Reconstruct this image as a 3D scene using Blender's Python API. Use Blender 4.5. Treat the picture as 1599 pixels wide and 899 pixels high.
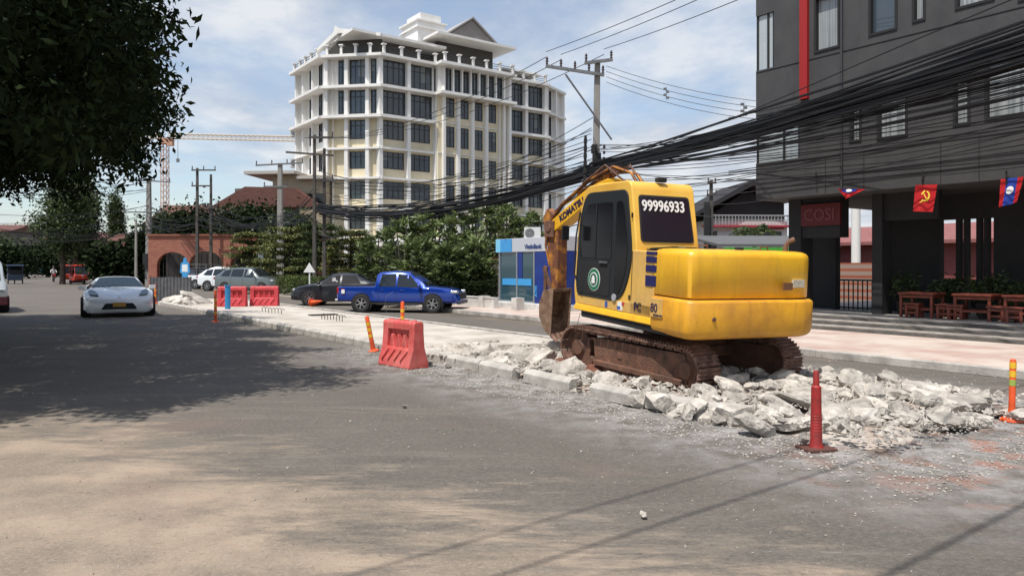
import bpy, bmesh, math, random
import numpy as np
from mathutils import Vector, Matrix, noise
for o in list(bpy.data.objects): bpy.data.objects.remove(o)
C = bpy.context.scene.collection
R = math.radians
rnd = random.Random(7)
F, HC, YH = 1150.0, 1.75, 416.0          # focal length in photo pixels, eye height, horizon row
# ---------------------------------------------------------------- camera
cd = bpy.data.cameras.new('camera'); cam = bpy.data.objects.new('camera', cd); C.objects.link(cam)
cd.sensor_width = 36; cd.lens = F/1599*36; cd.shift_y = -(449.5-YH)/1599
cam.location = (0, 0, HC); cam.rotation_euler = (R(90), 0, 0); cd.clip_end = 4000; cd.clip_start = 0.1
bpy.context.scene.camera = cam
# ---------------------------------------------------------------- light
SUN_AZ = Vector((-0.60, -0.80, 0)).normalized(); SUN_EL = R(66)
sdir = SUN_AZ*math.cos(SUN_EL) + Vector((0, 0, math.sin(SUN_EL)))
sl = bpy.data.lights.new('sun', 'SUN'); sl.energy = 5.0; sl.angle = R(0.53); sl.color = (1, .955, .89)
so = bpy.data.objects.new('sun', sl); C.objects.link(so); so.rotation_euler = sdir.to_track_quat('Z', 'Y').to_euler()
w = bpy.data.worlds.new('World'); bpy.context.scene.world = w; w.use_nodes = True
nt = w.node_tree; nt.nodes.clear()
def N_(t, **k):
    n = nt.nodes.new(t)
    for a, v in k.items(): setattr(n, a, v)
    return n
sky = N_('ShaderNodeTexSky'); sky.sky_type = 'NISHITA'; sky.sun_disc = False
sky.sun_elevation = SUN_EL; sky.sun_rotation = math.atan2(SUN_AZ.x, SUN_AZ.y); sky.air_density = 1.0; sky.dust_density = 1.2
bg = N_('ShaderNodeBackground'); bg.inputs[1].default_value = 0.10
ow = N_('ShaderNodeOutputWorld')
tc = N_('ShaderNodeTexCoord'); sep = N_('ShaderNodeSeparateXYZ'); nt.links.new(tc.outputs['Generated'], sep.inputs[0])
def M_(op, a, b=None, c=None):
    n = N_('ShaderNodeMath', operation=op)
    for i, v in enumerate((a, b, c)):
        if v is None: continue
        if isinstance(v, (int, float)): n.inputs[i].default_value = v
        else: nt.links.new(v, n.inputs[i])
    return n.outputs[0]
zc = M_('MAXIMUM', M_('ADD', sep.outputs[2], 0.10), 0.03)
cx = M_('DIVIDE', sep.outputs[0], zc); cy = M_('DIVIDE', sep.outputs[1], zc)
cmb = N_('ShaderNodeCombineXYZ'); nt.links.new(cx, cmb.inputs[0]); nt.links.new(cy, cmb.inputs[1])
mp = N_('ShaderNodeMapping'); mp.inputs['Scale'].default_value = (0.55, 0.42, 1); mp.inputs['Location'].default_value = (1.3, 0.4, 0)
mp.inputs['Rotation'].default_value = (0, 0, .5)
nt.links.new(cmb.outputs[0], mp.inputs[0])
n1 = N_('ShaderNodeTexNoise'); n1.inputs['Scale'].default_value = 1.0; n1.inputs['Detail'].default_value = 9; n1.inputs['Roughness'].default_value = .58; n1.inputs['Distortion'].default_value = .35
nt.links.new(mp.outputs[0], n1.inputs['Vector'])
n2 = N_('ShaderNodeTexNoise'); n2.inputs['Scale'].default_value = 3.1; n2.inputs['Detail'].default_value = 7; n2.inputs['Roughness'].default_value = .6
nt.links.new(mp.outputs[0], n2.inputs['Vector'])
mix = M_('ADD', M_('MULTIPLY', n1.outputs[0], 0.7), M_('MULTIPLY', n2.outputs[0], 0.3))
# thinner cloud towards the left of the street, a closed white veil over the office
bias = M_('MULTIPLY', sep.outputs[0], 0.20)
mixb = M_('SUBTRACT', M_('ADD', mix, M_('MAXIMUM', M_('MINIMUM', bias, 0.06), -0.07)), M_('ADD', M_('MULTIPLY', M_('MAXIMUM', M_('SUBTRACT', sep.outputs[2], 0.40), 0.0), 0.45), M_('MULTIPLY', M_('MAXIMUM', M_('MULTIPLY', sep.outputs[1], -1.0), 0.0), 0.10)))
cr = N_('ShaderNodeValToRGB'); cr.color_ramp.elements[0].position = .36; cr.color_ramp.elements[1].position = .52
cr.color_ramp.elements[0].color = (.16, .16, .16, 1); cr.color_ramp.elements[1].color = (.93, .93, .93, 1)
nt.links.new(mixb, cr.inputs[0])
cc = N_('ShaderNodeValToRGB'); cc.color_ramp.elements[0].position = .38; cc.color_ramp.elements[1].position = .62
cc.color_ramp.elements[0].color = (5.0, 5.5, 6.5, 1); cc.color_ramp.elements[1].color = (8.0, 8.2, 8.5, 1)
nt.links.new(n2.outputs[0], cc.inputs[0])
mx = N_('ShaderNodeMixRGB'); nt.links.new(cr.outputs[0], mx.inputs[0]); nt.links.new(cc.outputs[0], mx.inputs[2])
skb = N_('ShaderNodeMixRGB'); skb.blend_type = 'MULTIPLY'; skb.inputs[0].default_value = 1; skb.inputs[2].default_value = (1.7, 1.7, 1.66, 1)
nt.links.new(sky.outputs[0], skb.inputs[1]); nt.links.new(skb.outputs[0], mx.inputs[1])
nt.links.new(mx.outputs[0], bg.inputs[0]); nt.links.new(bg.outputs[0], ow.inputs[0])
sc = bpy.context.scene
sc.view_settings.view_transform = 'Standard'; sc.view_settings.look = 'None'; sc.view_settings.exposure = 0.06; sc.view_settings.gamma = 1
sc.render.engine = 'CYCLES'; sc.cycles.max_bounces = 6; sc.cycles.transparent_max_bounces = 8
# ---------------------------------------------------------------- frames of reference
U = Vector((-.588, .809, 0)); NN = Vector((.809, .588, 0))      # along the street, across it
AU = math.atan2(U.y, U.x) - math.pi/2                            # z rotation that turns local +Y onto U
def G(px, py, z=0.0):
    d = (HC-z)*F/(py-YH); return Vector(((px-800)/F*d, d, z))
def P(px, py, d): return Vector(((px-800)/F*d, d, HC+(YH-py)/F*d))
def SN(s, n, z=0.0): return U*s + NN*n + Vector((0, 0, z))
def s_at(px, n):
    r = (px-800)/F; return (.809*n-.588*n*r)/(.588+.809*r)
def z_at(px, py, n):
    s = s_at(px, n); return HC+(YH-py)/F*(.588*n+.809*s)
# ---------------------------------------------------------------- materials
MATS = {}
def mat(name, col, rough=.6, metal=0.0, var=.0, vscale=3.0, bump=0.0, bscale=40.0, spec=.5, col2=None, detail=5, coat=0.0, stretch=(1,1,1), lo=.35, hi=.65, coords='Object', trans=0.0, isl=0.0, emis=0.0):
    if name in MATS: return MATS[name]
    m = bpy.data.materials.new(name); m.use_nodes = True; t = m.node_tree; b = t.nodes['Principled BSDF']
    b.inputs['Roughness'].default_value = rough; b.inputs['Metallic'].default_value = metal
    b.inputs['Specular IOR Level'].default_value = spec; b.inputs['Coat Weight'].default_value = coat; b.inputs['Coat Roughness'].default_value = .06
    c1 = tuple(col)+(1,)
    if var or col2:
        cd2 = col2 if col2 else tuple(max(0, c*(1-var)) for c in col)
        tcn = t.nodes.new('ShaderNodeTexCoord'); mpn = t.nodes.new('ShaderNodeMapping'); mpn.inputs['Scale'].default_value = stretch
        nz = t.nodes.new('ShaderNodeTexNoise'); nz.inputs['Scale'].default_value = vscale; nz.inputs['Detail'].default_value = detail; nz.inputs['Roughness'].default_value = .62
        r = t.nodes.new('ShaderNodeValToRGB'); r.color_ramp.elements[0].position = lo; r.color_ramp.elements[1].position = hi
        r.color_ramp.elements[0].color = tuple(cd2)+(1,); r.color_ramp.elements[1].color = c1
        t.links.new(tcn.outputs[coords], mpn.inputs[0]); t.links.new(mpn.outputs[0], nz.inputs['Vector']); t.links.new(nz.outputs[0], r.inputs[0])
        out = r.outputs[0]
        if isl:
            g = t.nodes.new('ShaderNodeNewGeometry'); h = t.nodes.new('ShaderNodeHueSaturation')
            ma = t.nodes.new('ShaderNodeMath'); ma.operation = 'MULTIPLY_ADD'; ma.inputs[1].default_value = 2*isl; ma.inputs[2].default_value = 1-isl
            t.links.new(g.outputs['Random Per Island'], ma.inputs[0]); t.links.new(ma.outputs[0], h.inputs['Value']); t.links.new(out, h.inputs['Color']); out = h.outputs[0]
        t.links.new(out, b.inputs['Base Color'])
    else:
        b.inputs['Base Color'].default_value = c1; out = None
    if bump:
        tcn = t.nodes.new('ShaderNodeTexCoord'); nb = t.nodes.new('ShaderNodeTexNoise'); nb.inputs['Scale'].default_value = bscale; nb.inputs['Detail'].default_value = 6
        bp = t.nodes.new('ShaderNodeBump'); bp.inputs['Strength'].default_value = bump; bp.inputs['Distance'].default_value = .02
        t.links.new(tcn.outputs['Object'], nb.inputs['Vector']); t.links.new(nb.outputs[0], bp.inputs['Height']); t.links.new(bp.outputs[0], b.inputs['Normal'])
    if trans:
        tr = t.nodes.new('ShaderNodeBsdfTranslucent'); ms = t.nodes.new('ShaderNodeMixShader'); ms.inputs[0].default_value = trans
        tr.inputs[0].default_value = c1
        if out: t.links.new(out, tr.inputs[0])
        t.links.new(b.outputs[0], ms.inputs[1]); t.links.new(tr.outputs[0], ms.inputs[2]); t.links.new(ms.outputs[0], t.nodes['Material Output'].inputs[0])
    if emis: b.inputs['Emission Color'].default_value = c1; b.inputs['Emission Strength'].default_value = emis
    MATS[name] = m; return m
concrete = mat('concrete', (.50, .475, .43), .9, var=.35, vscale=2.5, bump=.5, bscale=30)
rockm = mat('broken_concrete', (.585, .54, .475), .95, col2=(.30, .27, .235), vscale=5, bump=.9, bscale=25)
t_ = rockm.node_tree; ob_ = t_.nodes.new('ShaderNodeObjectInfo'); hs_ = t_.nodes.new('ShaderNodeHueSaturation'); mm_ = t_.nodes.new('ShaderNodeMath'); mm_.operation = 'MULTIPLY_ADD'; mm_.inputs[1].default_value = .42; mm_.inputs[2].default_value = .66
t_.links.new(ob_.outputs['Random'], mm_.inputs[0]); t_.links.new(mm_.outputs[0], hs_.inputs['Value'])
l_ = t_.nodes['Principled BSDF'].inputs['Base Color'].links[0]; f_ = l_.from_socket; t_.links.new(f_, hs_.inputs['Color']); t_.links.new(hs_.outputs[0], t_.nodes['Principled BSDF'].inputs['Base Color'])
def grime(m, dark=(.20, .10, .04), streak=.35, spots=.5, dust=None):
    t = m.node_tree; b = t.nodes['Principled BSDF']; src = b.inputs['Base Color'].links[0].from_socket if b.inputs['Base Color'].links else None
    col0 = tuple(b.inputs['Base Color'].default_value); tcn = t.nodes.new('ShaderNodeTexCoord')
    def nz(sc, st, a, z, det=8):
        mp_ = t.nodes.new('ShaderNodeMapping'); mp_.inputs['Scale'].default_value = st; n = t.nodes.new('ShaderNodeTexNoise'); n.inputs['Scale'].default_value = sc; n.inputs['Detail'].default_value = det; n.inputs['Roughness'].default_value = .68
        r = t.nodes.new('ShaderNodeMapRange'); r.inputs[1].default_value = a; r.inputs[2].default_value = z
        t.links.new(tcn.outputs['Object'], mp_.inputs[0]); t.links.new(mp_.outputs[0], n.inputs['Vector']); t.links.new(n.outputs[0], r.inputs[0]); return r.outputs[0]
    def lay(src, fac, k, c):
        mu = t.nodes.new('ShaderNodeMath'); mu.operation = 'MULTIPLY'; mu.inputs[1].default_value = k; t.links.new(fac, mu.inputs[0]); mx = t.nodes.new('ShaderNodeMixRGB'); t.links.new(mu.outputs[0], mx.inputs[0])
        if src is None: mx.inputs[1].default_value = col0
        else: t.links.new(src, mx.inputs[1])
        mx.inputs[2].default_value = tuple(c)+(1,); return mx.outputs[0]
    if streak: src = lay(src, nz(7, (1, 1, .10), .50, .72), streak, dark)
    if spots: src = lay(src, nz(16, (1, 1, 1), .60, .68), spots, dark); src = lay(src, nz(60, (1, 1, 1), .66, .72), spots, dark)
    if dust: src = lay(src, nz(1.6, (1, 1, .6), .42, .66), .45, dust)
    t.links.new(src, b.inputs['Base Color'])
kerbm = mat('kerb_concrete', (.48, .45, .405), .9, col2=(.27, .25, .225), vscale=3, bump=.4, bscale=30)
rubber = mat('rubber', (.02, .02, .02), .8, bump=.2)
black = mat('black_paint', (.012, .012, .014), .35)
blackm = mat('matt_black', (.012, .012, .013), .8)
chrome = mat('bright_metal', (.6, .6, .62), .25, 1.0)
rim_m = mat('rim_metal', (.5, .5, .52), .3, .9)
glass = mat('dark_glass', (.014, .019, .024), .02, spec=.5)
glassc = mat('office_glass', (.03, .045, .055), .08, col2=(.012, .018, .024), vscale=.35, spec=.9)
redp = mat('red_plastic', (.62, .035, .03), .45, var=.35, vscale=6)
cablem = mat('cable_rubber', (.010, .010, .012), .6)
steel = mat('grey_steel', (.22, .22, .22), .5, .6, var=.3)
# ---------------------------------------------------------------- mesh builder
class MB:
    def __init__(s, M=None): s.v = []; s.f = []; s.mi = []; s.M = M or Matrix.Identity(4)
    def add(s, vs, fs, mi=0, M=None):
        T = s.M @ M if M else s.M; k = len(s.v)
        s.v += [T @ Vector(p) for p in vs]; s.f += [[i+k for i in f] for f in fs]; s.mi += [mi]*len(fs)
    def box(s, c, d, mi=0, rot=None, taper=1.0):
        x, y, z = d[0]/2, d[1]/2, d[2]/2; vs = [(sx*x*(taper if sz > 0 else 1), sy*y*(taper if sz > 0 else 1), sz*z) for sz in (-1, 1) for sy in (-1, 1) for sx in (-1, 1)]
        M = Matrix.Translation(c) @ (rot if rot else Matrix.Identity(4))
        s.add(vs, [(0, 2, 3, 1), (4, 5, 7, 6), (0, 1, 5, 4), (2, 6, 7, 3), (0, 4, 6, 2), (1, 3, 7, 5)], mi, M)
    def b2(s, x0, x1, y0, y1, z0, z1, mi=0): s.box(((x0+x1)/2, (y0+y1)/2, (z0+z1)/2), (abs(x1-x0), abs(y1-y0), abs(z1-z0)), mi)
    def prism(s, poly, a, b, axis='z', mi=0, M=None, scale=1.0):
        n = len(poly); cx = sum(p[0] for p in poly)/n; cy = sum(p[1] for p in poly)/n
        def m(p, h, k=1.0):
            u, v = cx+(p[0]-cx)*k, cy+(p[1]-cy)*k
            return {'z': (u, v, h), 'x': (h, u, v), 'y': (u, h, v)}[axis]
        vs = [m(p, a) for p in poly] + [m(p, b, scale) for p in poly]
        fs = [list(range(n)), list(range(n, 2*n))] + [(i, (i+1) % n, n+(i+1) % n, n+i) for i in range(n)]
        s.add(vs, fs, mi, M)
    def cyl(s, p, q, r, r2=None, seg=16, mi=0, cap=True):
        p = Vector(p); q = Vector(q); r2 = r if r2 is None else r2; d = (q-p).normalized()
        a = d.orthogonal().normalized(); b = d.cross(a)
        vs = []
        for c, rr in ((p, r), (q, r2)):
            for i in range(seg):
                t = 2*math.pi*i/seg; vs.append(c+a*math.cos(t)*rr+b*math.sin(t)*rr)
        fs = [(i, (i+1) % seg, seg+(i+1) % seg, seg+i) for i in range(seg)]
        if cap: fs += [list(range(seg)), list(range(seg, 2*seg))]
        s.add(vs, fs, mi)
    def tube(s, pts, r, seg=8, mi=0, radii=None):
        pts = [Vector(p) for p in pts]; n = len(pts); vs = []; a = None
        for i, p in enumerate(pts):
            d = (pts[min(i+1, n-1)]-pts[max(i-1, 0)]).normalized()
            if a is None: a = d.orthogonal().normalized()
            a = (a-d*a.dot(d)); a = a.normalized() if a.length > 1e-6 else d.orthogonal().normalized()
            b = d.cross(a); rr = radii[i] if radii else r
            for k in range(seg):
                t = 2*math.pi*k/seg; vs.append(p+a*math.cos(t)*rr+b*math.sin(t)*rr)
        fs = [(i*seg+k, i*seg+(k+1) % seg, (i+1)*seg+(k+1) % seg, (i+1)*seg+k) for i in range(n-1) for k in range(seg)]
        fs += [list(range(seg)), [(n-1)*seg+k for k in range(seg)]]
        s.add(vs, fs, mi)
    def lathe(s, prof, c, axis=(0, 0, 1), seg=20, mi=0):
        ax = Vector(axis).normalized(); a = ax.orthogonal().normalized(); b = ax.cross(a); c = Vector(c); vs = []; n = len(prof)
        for r, h in prof:
            for k in range(seg):
                t = 2*math.pi*k/seg; vs.append(c+ax*h+(a*math.cos(t)+b*math.sin(t))*r)
        fs = [(i*seg+k, i*seg+(k+1) % seg, (i+1)*seg+(k+1) % seg, (i+1)*seg+k) for i in range(n-1) for k in range(seg)]
        s.add(vs, fs, mi)
    def stack(s, poly, levels, mi=0):
        n = len(poly); cx = (min(p[0] for p in poly)+max(p[0] for p in poly))/2; cy = (min(p[1] for p in poly)+max(p[1] for p in poly))/2
        hx = max(p[0] for p in poly)-cx; hy = max(p[1] for p in poly)-cy; vs = []
        for z, i_ in levels: vs += [(cx+(p[0]-cx)*(1-i_/hx), cy+(p[1]-cy)*(1-i_/hy), z) for p in poly]
        L = len(levels); fs = [list(range(n)), list(range((L-1)*n, L*n))]+[(k*n+i, k*n+(i+1) % n, (k+1)*n+(i+1) % n, (k+1)*n+i) for k in range(L-1) for i in range(n)]
        s.add(vs, fs, mi)
    def quad(s, a, b, c, d, mi=0): s.add([a, b, c, d], [(0, 1, 2, 3)], mi)
    def build(s, name, mats, parent=None, bevel=0, seg=2, smooth=None, loc=None, rotz=0, fix=True):
        me = bpy.data.meshes.new(name); me.from_pydata([tuple(v) for v in s.v], [], s.f)
        for m in (mats if isinstance(mats, (list, tuple)) else [mats]): me.materials.append(m)
        me.polygons.foreach_set('material_index', s.mi)
        if fix:
            bm = bmesh.new(); bm.from_mesh(me); bmesh.ops.recalc_face_normals(bm, faces=bm.faces); bm.to_mesh(me); bm.free()
        if smooth:
            me.polygons.foreach_set('use_smooth', [True]*len(me.polygons)); me.set_sharp_from_angle(angle=R(smooth))
        o = bpy.data.objects.new(name, me); C.objects.link(o)
        if parent: o.parent = parent
        if loc is not None: o.location = loc
        if rotz: o.rotation_euler.z = rotz
        if bevel:
            b = o.modifiers.new('bevel', 'BEVEL'); b.width = bevel; b.segments = seg; b.limit_method = 'ANGLE'; b.angle_limit = R(35)
            if smooth is None:
                me.polygons.foreach_set('use_smooth', [True]*len(me.polygons)); b.harden_normals = True
        return o
def tag(o, label, cat, group=None, kind=None):
    o['label'] = label; o['category'] = cat
    if group: o['group'] = group
    if kind: o['kind'] = kind
    return o
def struct(o): o['kind'] = 'structure'; return o
def thing(name, label, cat, loc=(0, 0, 0), rotz=0, group=None):
    o = bpy.data.objects.new(name, None); C.objects.link(o); o.location = loc; o.rotation_euler = (0, 0, rotz); o.empty_display_size = .2
    return tag(o, label, cat, group)
def copy_tree(o, label=None, loc=None, rotz=None, parent=None, scale=None, group=None):
    kids = [k for k in bpy.data.objects if k.parent is o]
    c = o.copy(); C.objects.link(c)
    if parent: c.parent = parent
    if label: c['label'] = label
    if group: c['group'] = group
    if loc is not None: c.location = loc
    if rotz is not None: c.rotation_euler.z = rotz
    if scale: c.scale = (scale,)*3
    for k in kids: copy_tree(k, parent=c)
    return c
def text(s, origin, xdir, up, size, m, parent=None, name='lettering', depth=.004, align='LEFT', bold=0.0, squash=1.0):
    cu = bpy.data.curves.new('t', 'FONT'); cu.body = s; cu.size = size; cu.extrude = depth; cu.align_x = align; cu.offset = bold; cu.resolution_u = 3
    to = bpy.data.objects.new('t', cu); C.objects.link(to)
    me = bpy.data.meshes.new_from_object(to.evaluated_get(bpy.context.evaluated_depsgraph_get())); bpy.data.objects.remove(to)
    x = Vector(xdir).normalized(); y = Vector(up).normalized(); z = x.cross(y).normalized()
    M = Matrix(((x.x*squash, y.x, z.x, origin[0]), (x.y*squash, y.y, z.y, origin[1]), (x.z*squash, y.z, z.z, origin[2]), (0, 0, 0, 1)))
    me.transform(M); me.materials.clear(); me.materials.append(m)
    o = bpy.data.objects.new(name, me); C.objects.link(o)
    if parent: o.parent = parent
    return o
def RZ(a): return Matrix.Rotation(a, 4, 'Z')
def T(*a): return Matrix.Translation(a)
def rpoly(pts, r, n=5):
    """polygon with rounded corners; r is one radius or one per corner"""
    out = []; k = len(pts)
    for i, p in enumerate(pts):
        p = Vector(p); a = Vector(pts[i-1]); b = Vector(pts[(i+1) % k]); rr = r[i] if isinstance(r, (list, tuple)) else r
        if rr <= 0: out.append(tuple(p)); continue
        da = (a-p); db = (b-p); la = min(rr, da.length*.49); lb = min(rr, db.length*.49); p0 = p+da.normalized()*la; p1 = p+db.normalized()*lb
        for j in range(n+1):
            t = j/n; q = p0*(1-t)**2+p*2*t*(1-t)+p1*t*t; out.append(tuple(q))
    return out
# ================================================================ GROUND
def sheet(name, poly, z, m):
    me = bpy.data.meshes.new(name); me.from_pydata([(p[0], p[1], z) for p in poly], [], [list(range(len(poly)))]); me.materials.append(m)
    if me.polygons[0].normal.z < 0: me.flip_normals()
    o = bpy.data.objects.new(name, me); C.objects.link(o); return struct(o)
def slab(name, poly, z0, z1, m, bevel=.015):
    mb = MB(); mb.prism([(p[0], p[1]) for p in poly], z0, z1); return struct(mb.build(name, m, bevel=bevel))
earth = mat('earth', (.17, .14, .105), .95, var=.5, vscale=.3, bump=.4, bscale=8)
sheet('ground', [(-1500, -300), (1500, -300), (1500, 2500), (-1500, 2500)], 0, earth)
# asphalt with dust: world-space masks
am = bpy.data.materials.new('asphalt'); am.use_nodes = True; nt = am.node_tree; pb = nt.nodes['Principled BSDF']; pb.inputs['Roughness'].default_value = .85; pb.inputs['Specular IOR Level'].default_value = .3
g = N_('ShaderNodeNewGeometry')
def noi(scale, det=5, st=(1, 1, 1), rot=0, rough=.6, dist=0):
    m = N_('ShaderNodeMapping'); m.inputs['Scale'].default_value = st; m.inputs['Rotation'].default_value = (0, 0, rot)
    nt.links.new(g.outputs['Position'], m.inputs[0]); n = N_('ShaderNodeTexNoise'); n.inputs['Scale'].default_value = scale; n.inputs['Detail'].default_value = det
    n.inputs['Roughness'].default_value = rough; n.inputs['Distortion'].default_value = dist; nt.links.new(m.outputs[0], n.inputs['Vector']); return n.outputs[0]
def ramp(v, a, b, ca=(0, 0, 0), cb=(1, 1, 1)):
    r = N_('ShaderNodeValToRGB'); r.color_ramp.elements[0].position = a; r.color_ramp.elements[1].position = b
    r.color_ramp.elements[0].color = tuple(ca)+(1,); r.color_ramp.elements[1].color = tuple(cb)+(1,); nt.links.new(v, r.inputs[0]); return r.outputs[0]
def mixc(f, a, b):
    m = N_('ShaderNodeMixRGB')
    if isinstance(f, (int, float)): m.inputs[0].default_value = f
    else: nt.links.new(f, m.inputs[0])
    for i, v in ((1, a), (2, b)):
        if isinstance(v, tuple): m.inputs[i].default_value = v+(1,)
        else: nt.links.new(v, m.inputs[i])
    return m.outputs[0]
def mr(v, a, b):
    m = N_('ShaderNodeMapRange'); m.inputs[1].default_value = a; m.inputs[2].default_value = b; nt.links.new(v, m.inputs[0]); return m.outputs[0]
sp = N_('ShaderNodeSeparateXYZ'); nt.links.new(g.outputs['Position'], sp.inputs[0]); X_, Y_ = sp.outputs[0], sp.outputs[1]
base = mixc(ramp(noi(.35, 6), .35, .68), (.082, .073, .063), (.122, .107, .091))
base = mixc(M_('MULTIPLY', ramp(noi(110, 4, rough=.8), .48, .66), .5), base, (.165, .150, .132))
base = mixc(M_('MULTIPLY', ramp(noi(70, 3, rough=.75), .54, .66), .55), base, (.058, .054, .050))
# long dusty wheel streaks following the turn
base = mixc(M_('MULTIPLY', ramp(noi(1.0, 12, (.25, 1.3, 1), R(-22), .78, 1.2), .52, .68), .36), base, (.23, .205, .17))
base = mixc(M_('MULTIPLY', ramp(noi(1.0, 12, (.3, 1.8, 1), R(-52), .80, .9), .54, .68), .32), base, (.23, .21, .18))
base = mixc(M_('MULTIPLY', ramp(noi(1.0, 9, (.10, 2.4, 1), R(-40), .7), .60, .66), .16), base, (.07, .064, .06))
# tan sandy soil carried over the near road edge, thicker to the left
edge = M_('ADD', M_('MULTIPLY', Y_, -1.0), M_('MULTIPLY', X_, -.70))      # higher = nearer, more to the left
em = M_('ADD', mr(edge, -7.2, -3.2), M_('MULTIPLY', M_('SUBTRACT', noi(.8, 12, (.55, 2.0, 1), R(-16), .80, .3), .5), 2.6))
sand = mixc(ramp(noi(1.3, 6), .4, .62), (.225, .18, .135), (.38, .295, .215))
sand = mixc(M_('MULTIPLY', ramp(noi(38, 4), .50, .68), .45), sand, (.42, .345, .26))
sand = mixc(M_('MULTIPLY', ramp(noi(60, 3), .60, .70), .45), sand, (.11, .09, .07))
base = mixc(M_('MULTIPLY', ramp(em, .42, .80), .85), base, sand)
# sparse crisp scuffs and crushed white lumps, sharper than the dust
base = mixc(M_('MULTIPLY', ramp(noi(3.2, 10, (.35, 1.6, 1), R(-28), .82, .4), .60, .68), .55), base, (.33, .30, .255))
base = mixc(M_('MULTIPLY', ramp(noi(2.2, 10, (.5, 1.8, 1), R(-8), .80, .8), .585, .66), .40), base, (.060, .052, .045))
base = mixc(M_('MULTIPLY', ramp(noi(28, 4, (.8, 1.3, 1), R(-20), .8), .42, .66), .30), base, (.27, .235, .19))
base = mixc(M_('MULTIPLY', ramp(noi(24, 4, rough=.8), .56, .70), .45), base, (.055, .048, .042))
base = mixc(M_('MULTIPLY', ramp(noi(.45, 5), .56, .66), .22), base, (.24, .15, .12))
# pale grit speckles
gr = M_('MULTIPLY', ramp(noi(34, 2), .69, .73), ramp(noi(.8, 4), .45, .65))
base = mixc(gr, base, (.42, .40, .36))
# concrete powder and red clay round the broken median
sN = M_('ADD', M_('MULTIPLY', X_, .809), M_('MULTIPLY', Y_, .588)); sS = M_('ADD', M_('MULTIPLY', X_, -.588), M_('MULTIPLY', Y_, .809))
dn = M_('ABSOLUTE', M_('SUBTRACT', sN, 8.5)); ds = M_('ABSOLUTE', M_('SUBTRACT', sS, 8.0))
near = M_('MULTIPLY', M_('SUBTRACT', 1.0, mr(dn, 2.0, 3.9)), M_('SUBTRACT', 1.0, mr(ds, 4.6, 8.0)))
pw = M_('MULTIPLY', near, ramp(noi(2.4, 8, rough=.72), .40, .62))
base = mixc(M_('MULTIPLY', pw, .8), base, (.36, .35, .34))
cl = M_('MULTIPLY', M_('MULTIPLY', M_('SUBTRACT', 1.0, mr(dn, 1.0, 3.4)), mr(M_('MULTIPLY', sS, -1.0), -4.8, -3.2)), ramp(noi(2.1, 6), .52, .62))
base = mixc(M_('MULTIPLY', cl, .6), base, (.34, .13, .08))
nt.links.new(base, pb.inputs['Base Color'])
bp = N_('ShaderNodeBump'); bp.inputs['Strength'].default_value = .55; bp.inputs['Distance'].default_value = .012; nt.links.new(noi(75, 4), bp.inputs['Height']); nt.links.new(bp.outputs[0], pb.inputs['Normal'])
sheet('road', [SN(-60, -30), SN(-60, 13.2), SN(400, 14.4), SN(400, -3.2), SN(30, -3.2), SN(14, -30)][:], .006, am)
# far dusty strip and junction apron beyond the pickup
dusty = mat('dusty_concrete', (.34, .30, .25), .95, col2=(.20, .175, .145), vscale=.6, bump=.3, bscale=20)
sheet('apron', [SN(28.2, 14.38), SN(28.2, 26), SN(120, 26), SN(120, 14.38)], .012, dusty)
red_soil = mat('red_soil', (.36, .19, .11), .95, var=.4, vscale=2)
# median
medm = mat('median_screed', (.52, .475, .415), .9, col2=(.34, .295, .245), vscale=1.1, bump=.35, bscale=18, lo=.3, hi=.6)
med_poly = [SN(11.2, 6.95), SN(36.5, 6.65), SN(38.3, 7.2), SN(38.8, 8.4), SN(38.3, 9.6), SN(36.5, 10.2), SN(12.6, 10.3), SN(12.0, 9.6), SN(12.3, 8.6), SN(11.5, 7.8)]
slab('median', med_poly, 0, .15, medm, 0)
# broken bed under the digger
bedm = mat('rubble_bed', (.46, .425, .375), .98, col2=(.31, .235, .185), vscale=2.2, bump=1, bscale=14, detail=8)
def bed():
    mb = MB(); ns, nn = 70, 40; vs = []; fs = []
    for i in range(ns+1):
        for j in range(nn+1):
            s = 3.5+i/ns*9.3; n = 6.75+j/nn*4.0
            e = min(1, (s-3.5)/1.3, (12.8-s)/.8, (n-6.75)/.5, (10.75-n)/.6); e = max(0, e)**.7
            p = SN(s, n); z = -.01+e*(.06+.06*noise.noise(p*1.7)+.05*noise.noise(p*6))
            vs.append((p.x, p.y, z))
    for i in range(ns):
        for j in range(nn):
            a = i*(nn+1)+j; fs.append((a, a+1, a+nn+2, a+nn+1))
    mb.add(vs, fs); o = mb.build('rubble_ground', bedm); o['kind'] = 'structure'
bed()
# kerbs: the near edge of the median as individual stones, a few knocked askew
def kerb_stone(L, wd=.17, h=.20):
    mb = MB(); mb.prism([(0, 0), (0, h-.05), (.05, h), (wd, h), (wd, 0)], -L/2, L/2, 'y'); return mb
ks = MB(); ks.prism([(0, 0), (0, .14), (.05, .19), (.17, .19), (.17, 0)], -.49, .49, 'y'); k0 = ks.build('kerb_stone', kerbm, bevel=.012)
KL = 'pale concrete kerb stone laid in the line along the median edge'
tag(k0, KL, 'kerb stone', 'kerb stones of the median'); k0['kind'] = 'thing'
def place_kerb(s, n, rot=0, tilt=0, label=None, first=[True], z=0.0, sc=1.0):
    o = k0 if first[0] else k0.copy()
    if not first[0]: C.objects.link(o)
    first[0] = False; o.location = SN(s, n, z); o.rotation_euler = (tilt, 0, AU+rot); o.scale = (1, sc, 1)
    if label: o['label'] = label
    return o
s = 11.8
while s < 36: place_kerb(s, 6.78-.005*(s-11)); s += 1.0
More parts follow.
